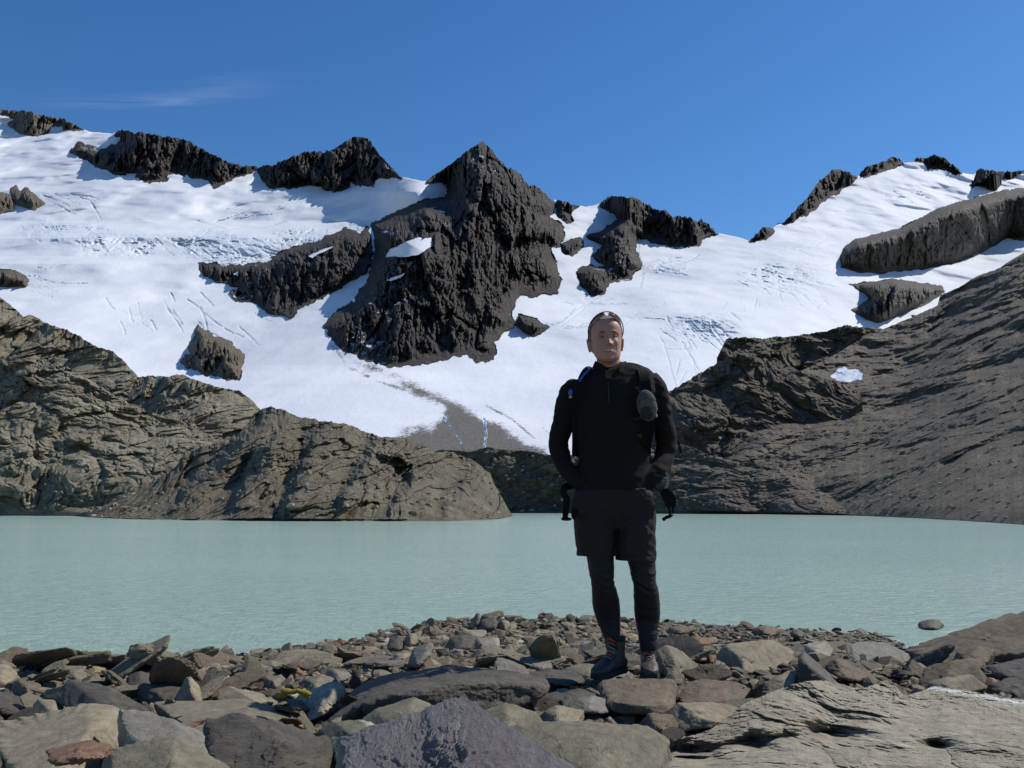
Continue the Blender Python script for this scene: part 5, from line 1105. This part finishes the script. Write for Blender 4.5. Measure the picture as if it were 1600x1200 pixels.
# ---- boots
M_BOOT = cloth('boot_leather', (0.040, 0.032, 0.024), sc=90, fold=0.6, fd=0.006, rough=0.55, fs=(30, 30, 30), spec=0.5)
M_SOLE = simple('boot_rubber', (0.02, 0.02, 0.02), 0.8, sc=50)
M_LACE = simple('orange_lace', (0.55, 0.09, 0.03), 0.6, sc=100)
M_LACE2 = simple('grey_lace', (0.22, 0.21, 0.20), 0.6, sc=100)
def boot(px, sole_py, D, dirx, diry, lift=0.0):
    G = np.array(list(P(px, sole_py, D))); fx = np.array([dirx, diry, lift]); fx /= np.linalg.norm(fx); sx = np.cross(fx, [0, 0, 1]); sx /= np.linalg.norm(sx); uz = np.cross(sx, fx)
    at = lambda a, b, c: G + fx * (a * 0.80 if a > 0 else a * 0.9) + sx * (b * 0.92) + uz * (c * 0.97)
    secs = [(-.088, .020, .055), (-.078, .032, .080), (-.04, .037, .100), (.0, .038, .105), (.04, .039, .098), (.08, .042, .086), (.12, .047, .072), (.155, .047, .064), (.185, .040, .055), (.203, .024, .046), (.209, .008, .038)]
    V, Fs = [], []; m = 20
    for a, w, h in secs:
        for j in range(m):
            an = 2 * math.pi * j / m; c_, s_ = math.cos(an), math.sin(an); e = 2.6; r = (abs(c_) ** e + abs(s_) ** e) ** (-1 / e)
            V.append(at(a, w * c_ * r, (h + .018) / 2 + (h - .018) / 2 * s_ * r))
    for i in range(len(secs) - 1):
        for j in range(m): Fs.append((i * m + j, i * m + (j + 1) % m, (i + 1) * m + (j + 1) % m, (i + 1) * m + j))
    Fs += [tuple(range(m))[::-1], tuple((len(secs) - 1) * m + j for j in range(m))]
    shaft = tube([at(-.03, 0, .05), at(-.028, 0, .10), at(-.024, 0, .14), at(-.022, 0, .175)], [.037, .039, .041, .044], None, 20)
    tongue = tube([at(.045, 0, .085), at(.025, 0, .12), at(.022, 0, .17), at(.024, 0, .186)], [.022, .026, .026, .022], [.012] * 4, 12)
    v, f, n = remesh(join((np.array(V), Fs), shaft, tongue), 0.0045, 4)
    b = part('boot', (v + n * (fbm(v * 30, 3) * 0.003)[:, None], f), M_BOOT)
    # sole
    ol = [(-.092, 0), (-.085, .026), (-.05, .040), (0, .036), (.05, .038), (.11, .050), (.16, .050), (.195, .036), (.213, 0)]; ol = ol + [(a, -w) for a, w in ol[-2:0:-1]]
    V = [at(a, w, 0.0) for a, w in ol] + [at(a, w * 1.02, .012) for a, w in ol] + [at(a, w * 0.98, .026) for a, w in ol]; k = len(ol); Fs = [tuple(range(k))[::-1], tuple(2 * k + j for j in range(k))]
    for r_ in (0, 1):
        for j in range(k): Fs.append((r_ * k + j, r_ * k + (j + 1) % k, (r_ + 1) * k + (j + 1) % k, (r_ + 1) * k + j))
    part('sole', (np.array(V), Fs), M_SOLE, parent=b, smooth_=False)
    for q, (a, h) in enumerate(((.085, .089), (.065, .097), (.050, .112), (.044, .130), (.042, .150), (.042, .168))):
        w = .024; z = 1 if q % 2 else -1
        part('lace', tube([at(a - .012, -w, h - .006), at(a + .006, -w * .4, h + .006), at(a + .006, w * .4, h + .007 + z * .003), at(a - .012, w, h - .004 + z * .006)], [.0028] * 4, None, 8), M_LACE if q in (1, 4, 5) else M_LACE2, parent=b)
    part('cuff', tube([at(-.022, 0, .160), at(-.021, 0, .172), at(-.021, 0, .182)], [.043, .047, .045], None, 24), M_SHORTS, parent=b)
boot(961, 1053, 4.49, -0.66, -0.75, -0.03)
boot(1013.5, 1053, 4.52, -0.10, -1.0)

# ---- sunglasses pushed up on the head
SG = np.array(list(P(946.5, 492, 4.38)))
sg = empty('sunglasses', tuple(SG), 'brown-tinted wraparound sunglasses pushed up on top of the head of the man', 'sunglasses')
tl = NT('tinted_lens'); tl.base((0.20, 0.09, 0.03)); tl.rough(0.06); tl.spec(0.9); tl.b.inputs['Coat Weight'].default_value = 0.6
def lens(s):
    V, Fs = [], []; K, J = 16, 6
    for i in range(K + 1):
        a = s * math.radians(7 + 62 * i / K); hgt = (.036 * math.sin(math.pi * (0.10 + 0.86 * (i / K)) ** 0.8) ** 0.5)
        for j in range(J + 1):
            q = (j / J - 0.5) * hgt; R0 = .0825 + q * 0.62
            V.append(toh([(math.sin(a) * R0 * .97, -.060 + .058 * (1 - math.cos(a)) + q * 0.55 * 0 - .012 + q * -0.1 + (0.5 - j / J) * -0.016, .046 + math.cos(a) * (R0) - .004)])[0])
    for i in range(K):
        for j in range(J): a0 = i * (J + 1) + j; Fs.append((a0, a0 + J + 1, a0 + J + 2, a0 + 1))
    o = part('lens', (np.array(V), Fs), tl.m, parent=sg, org=SG); md = o.modifiers.new('t', 'SOLIDIFY'); md.thickness = .002
lens(-1); lens(1)
M_FR = simple('frame_plastic', (0.012, 0.010, 0.010), 0.3, sc=50, bump=0)
arc = [(math.sin(math.radians(a)) * .0885, -.074 + .058 * (1 - math.cos(math.radians(a))), .043 + math.cos(math.radians(a)) * .0915) for a in range(-78, 79, 6)]
part('frame', join(tube(toh(arc), [.0026] * len(arc), None, 8), tube(toh([arc[0], (-.086, -.02, .040), (-.084, .01, .020), (-.084, .04, .002)]), [.0028, .003, .003, .002], None, 8), tube(toh([arc[-1], (.086, -.02, .040), (.084, .01, .020), (.084, .04, .002)]), [.0028, .003, .003, .002], None, 8)), M_FR, parent=sg, org=SG)
part('nose_pad', join(ellips(toh([(-.007, -.082, .112)])[0], (.003, .004, .007), 2), ellips(toh([(.007, -.082, .112)])[0], (.003, .004, .007), 2)), simple('clear_rubber', (0.5, 0.48, 0.45), 0.3, sc=20, bump=0), parent=sg, org=SG)

# ---- backpack with its straps
BP = np.array(list(P(960, 640, 4.72)))
bp = empty('backpack', tuple(BP), 'black backpack worn by the man, its loose hip belt hanging at both sides', 'backpack')
M_PACK = cloth('pack_nylon', (0.02, 0.021, 0.022), fold=0.5, rough=0.6)
v, f, n = remesh(ptube([(960, 582, 4.72, 20, .05), (960, 590, 4.72, 38, .08), (960, 620, 4.74, 46, .10), (960, 680, 4.75, 48, .11), (960, 730, 4.74, 46, .10), (960, 748, 4.73, 34, .07)], 28), 0.012, 3)
part('pack_body', (v + n * (fbm(v * 8, 3) * 0.012)[:, None], f), M_PACK, parent=bp, org=BP)
def strap(name, pts, w, th, mat=M_WEB, par=bp, org=BP, k=6): return part(name, box_ribbon(spline(pts, k), w, th), mat, parent=par, smooth_=False, org=org)
strap('shoulder_strap', [P(926, 584, 4.66), P(921, 577, 4.56), P(914, 581, 4.44), P(907, 596, 4.385), P(902, 625, 4.372), P(899, 655, 4.378), P(899, 690, 4.40), P(898.5, 712, 4.50)], .032, .008)
strap('shoulder_strap', [P(996, 580, 4.66), P(1000, 573.5, 4.56), P(1004, 579, 4.44), P(1008, 596, 4.385), P(1011, 625, 4.372), P(1012, 660, 4.378), P(1010, 690, 4.40), P(1008, 716, 4.48)], .050, .010)
M_BLUE = simple('blue_plastic', (0.02, 0.12, 0.42), 0.5, sc=40); M_YEL = simple('yellow_plastic', (0.55, 0.38, 0.04), 0.5, sc=40)
strap('drinking_tube', [P(926, 577, 4.55), P(919, 579, 4.44), P(912, 586, 4.40), P(905, 596, 4.375)], .010, .008, M_BLUE)
mv = part('tube_valve', ellips(P(891.5, 614, 4.375), (.010, .010, .020), 3), M_BLUE, parent=bp, org=BP)
part('valve_tip', ellips(P(891.5, 620.5, 4.372), (.008, .008, .007), 3), M_YEL, parent=mv, org=BP)
strap('hip_belt', [P(903, 750, 4.62), P(893, 757, 4.55), P(883, 762, 4.47), P(880, 768, 4.44), P(885, 780, 4.43), P(884, 797, 4.43), P(883, 812, 4.43)], np.interp(np.arange(37), [0, 16, 26, 36], [.05, .03, .034, .024]), .010)
part('buckle', join(ellips(P(885, 811, 4.43), (.027, .010, .009), 3), ellips(P(880, 809.5, 4.43), (.008, .008, .006), 2)), M_WEB, parent=bp, org=BP)
part('buckle', ellips(P(896.5, 803, 4.40), (.013, .012, .028), 3), M_WEB, parent=bp, org=BP)
strap('hip_belt', [P(1018, 752, 4.62), P(1026, 757, 4.55), P(1034, 764, 4.47), P(1040, 771, 4.44), P(1047, 782, 4.43), P(1046, 792, 4.43)], np.interp(np.arange(31), [0, 12, 22, 30], [.05, .035, .06, .045]), .012)
strap('webbing_strap', [P(1043, 788, 4.43), P(1046, 797, 4.43), P(1047, 805, 4.43)], .010, .003)
strap('webbing_strap', [P(1051, 784, 4.43), P(1051.5, 795, 4.43), P(1051, 803, 4.43)], .010, .003)
part('buckle', join(ellips(P(1044, 807.5, 4.43), (.026, .010, .009), 3, Matrix.Rotation(-0.35, 3, 'Y')), ellips(P(1037.5, 811, 4.43), (.010, .009, .010), 2)), M_WEB, parent=bp, org=BP)
strap('webbing_strap', [P(1037, 700, 4.66), P(1045, 722, 4.60), P(1046, 742, 4.55), P(1040, 758, 4.50)], .012, .003)
strap('webbing_strap', [P(1057, 684, 4.66), P(1061, 695, 4.64), P(1063.5, 708, 4.63)], .010, .003)
o = strap('key_ring', [P(1041, 738, 4.46), P(1044, 746, 4.45), P(1043, 756, 4.45), P(1040, 764, 4.45)], .014, .004, simple('pale_metal', (0.22, 0.19, 0.18), 0.5, sc=60)); o['label'] = 'pale metal clip with a red edge'

# ---- camera pouch on the chest strap
PC = np.array(list(P(1011, 635, 4.335)))
cp = empty('camera_pouch', tuple(PC), 'grey-green padded camera pouch hanging on the chest strap of the man', 'camera pouch')
R_ = Matrix.Rotation(math.radians(-9), 3, 'Y')
v, f = ellips(PC, (.048, .036, .080), 5, R_); v = v + (v - PC) * (0.06 * fbm((v - PC) * 25, 3))[:, None]; dv = v - PC
v = PC + dv * np.where(dv[:, 2:] < 0, np.array([[1.0, 1, 0.92]]), 1.0)
part('pouch_body', (v, f), cloth('pouch_cloth', (0.085, 0.088, 0.075), fold=0.7, fd=0.01, fs=(20, 20, 30)), parent=cp, org=PC)
M_CL = simple('clip_metal', (0.3, 0.3, 0.28), 0.35, sc=60, metallic=0.6)
strap('pouch_strap', [P(1021, 620, 4.325), P(1025, 636, 4.33), P(1026, 650, 4.335), P(1022, 668, 4.36), P(1016, 690, 4.385)], .012, .004, M_WEB, cp, PC)
fv, ff = ellips(PC, (.051, .039, .082), 4, R_); loc_ = (fv - PC) @ np.array(R_); keep = {i for i in range(len(fv)) if loc_[i][2] > 0.012 + 0.02 * math.cos(loc_[i][0] * 30)}
fq = [q for q in ff if all(i in keep for i in q)]; ui = sorted({i for q in fq for i in q}); mpi = {i: k for k, i in enumerate(ui)}
part('flap', (fv[ui], [tuple(mpi[i] for i in q) for q in fq]), cloth('pouch_flap_cloth', (0.07, 0.072, 0.062), fold=0.9, fd=0.012, fs=(26, 26, 60)), parent=cp, org=PC)
part('pocket', ellips(PC + np.array([-.004, -.022, -.030]), (.033, .020, .036), 3, R_), cloth('pocket_mesh', (0.03, 0.03, 0.028)), parent=cp, org=PC)
for y in (640, 650): part('clip', ellips(P(1025.5, y, 4.322), (.006, .004, .009), 2), M_CL, parent=cp, org=PC)
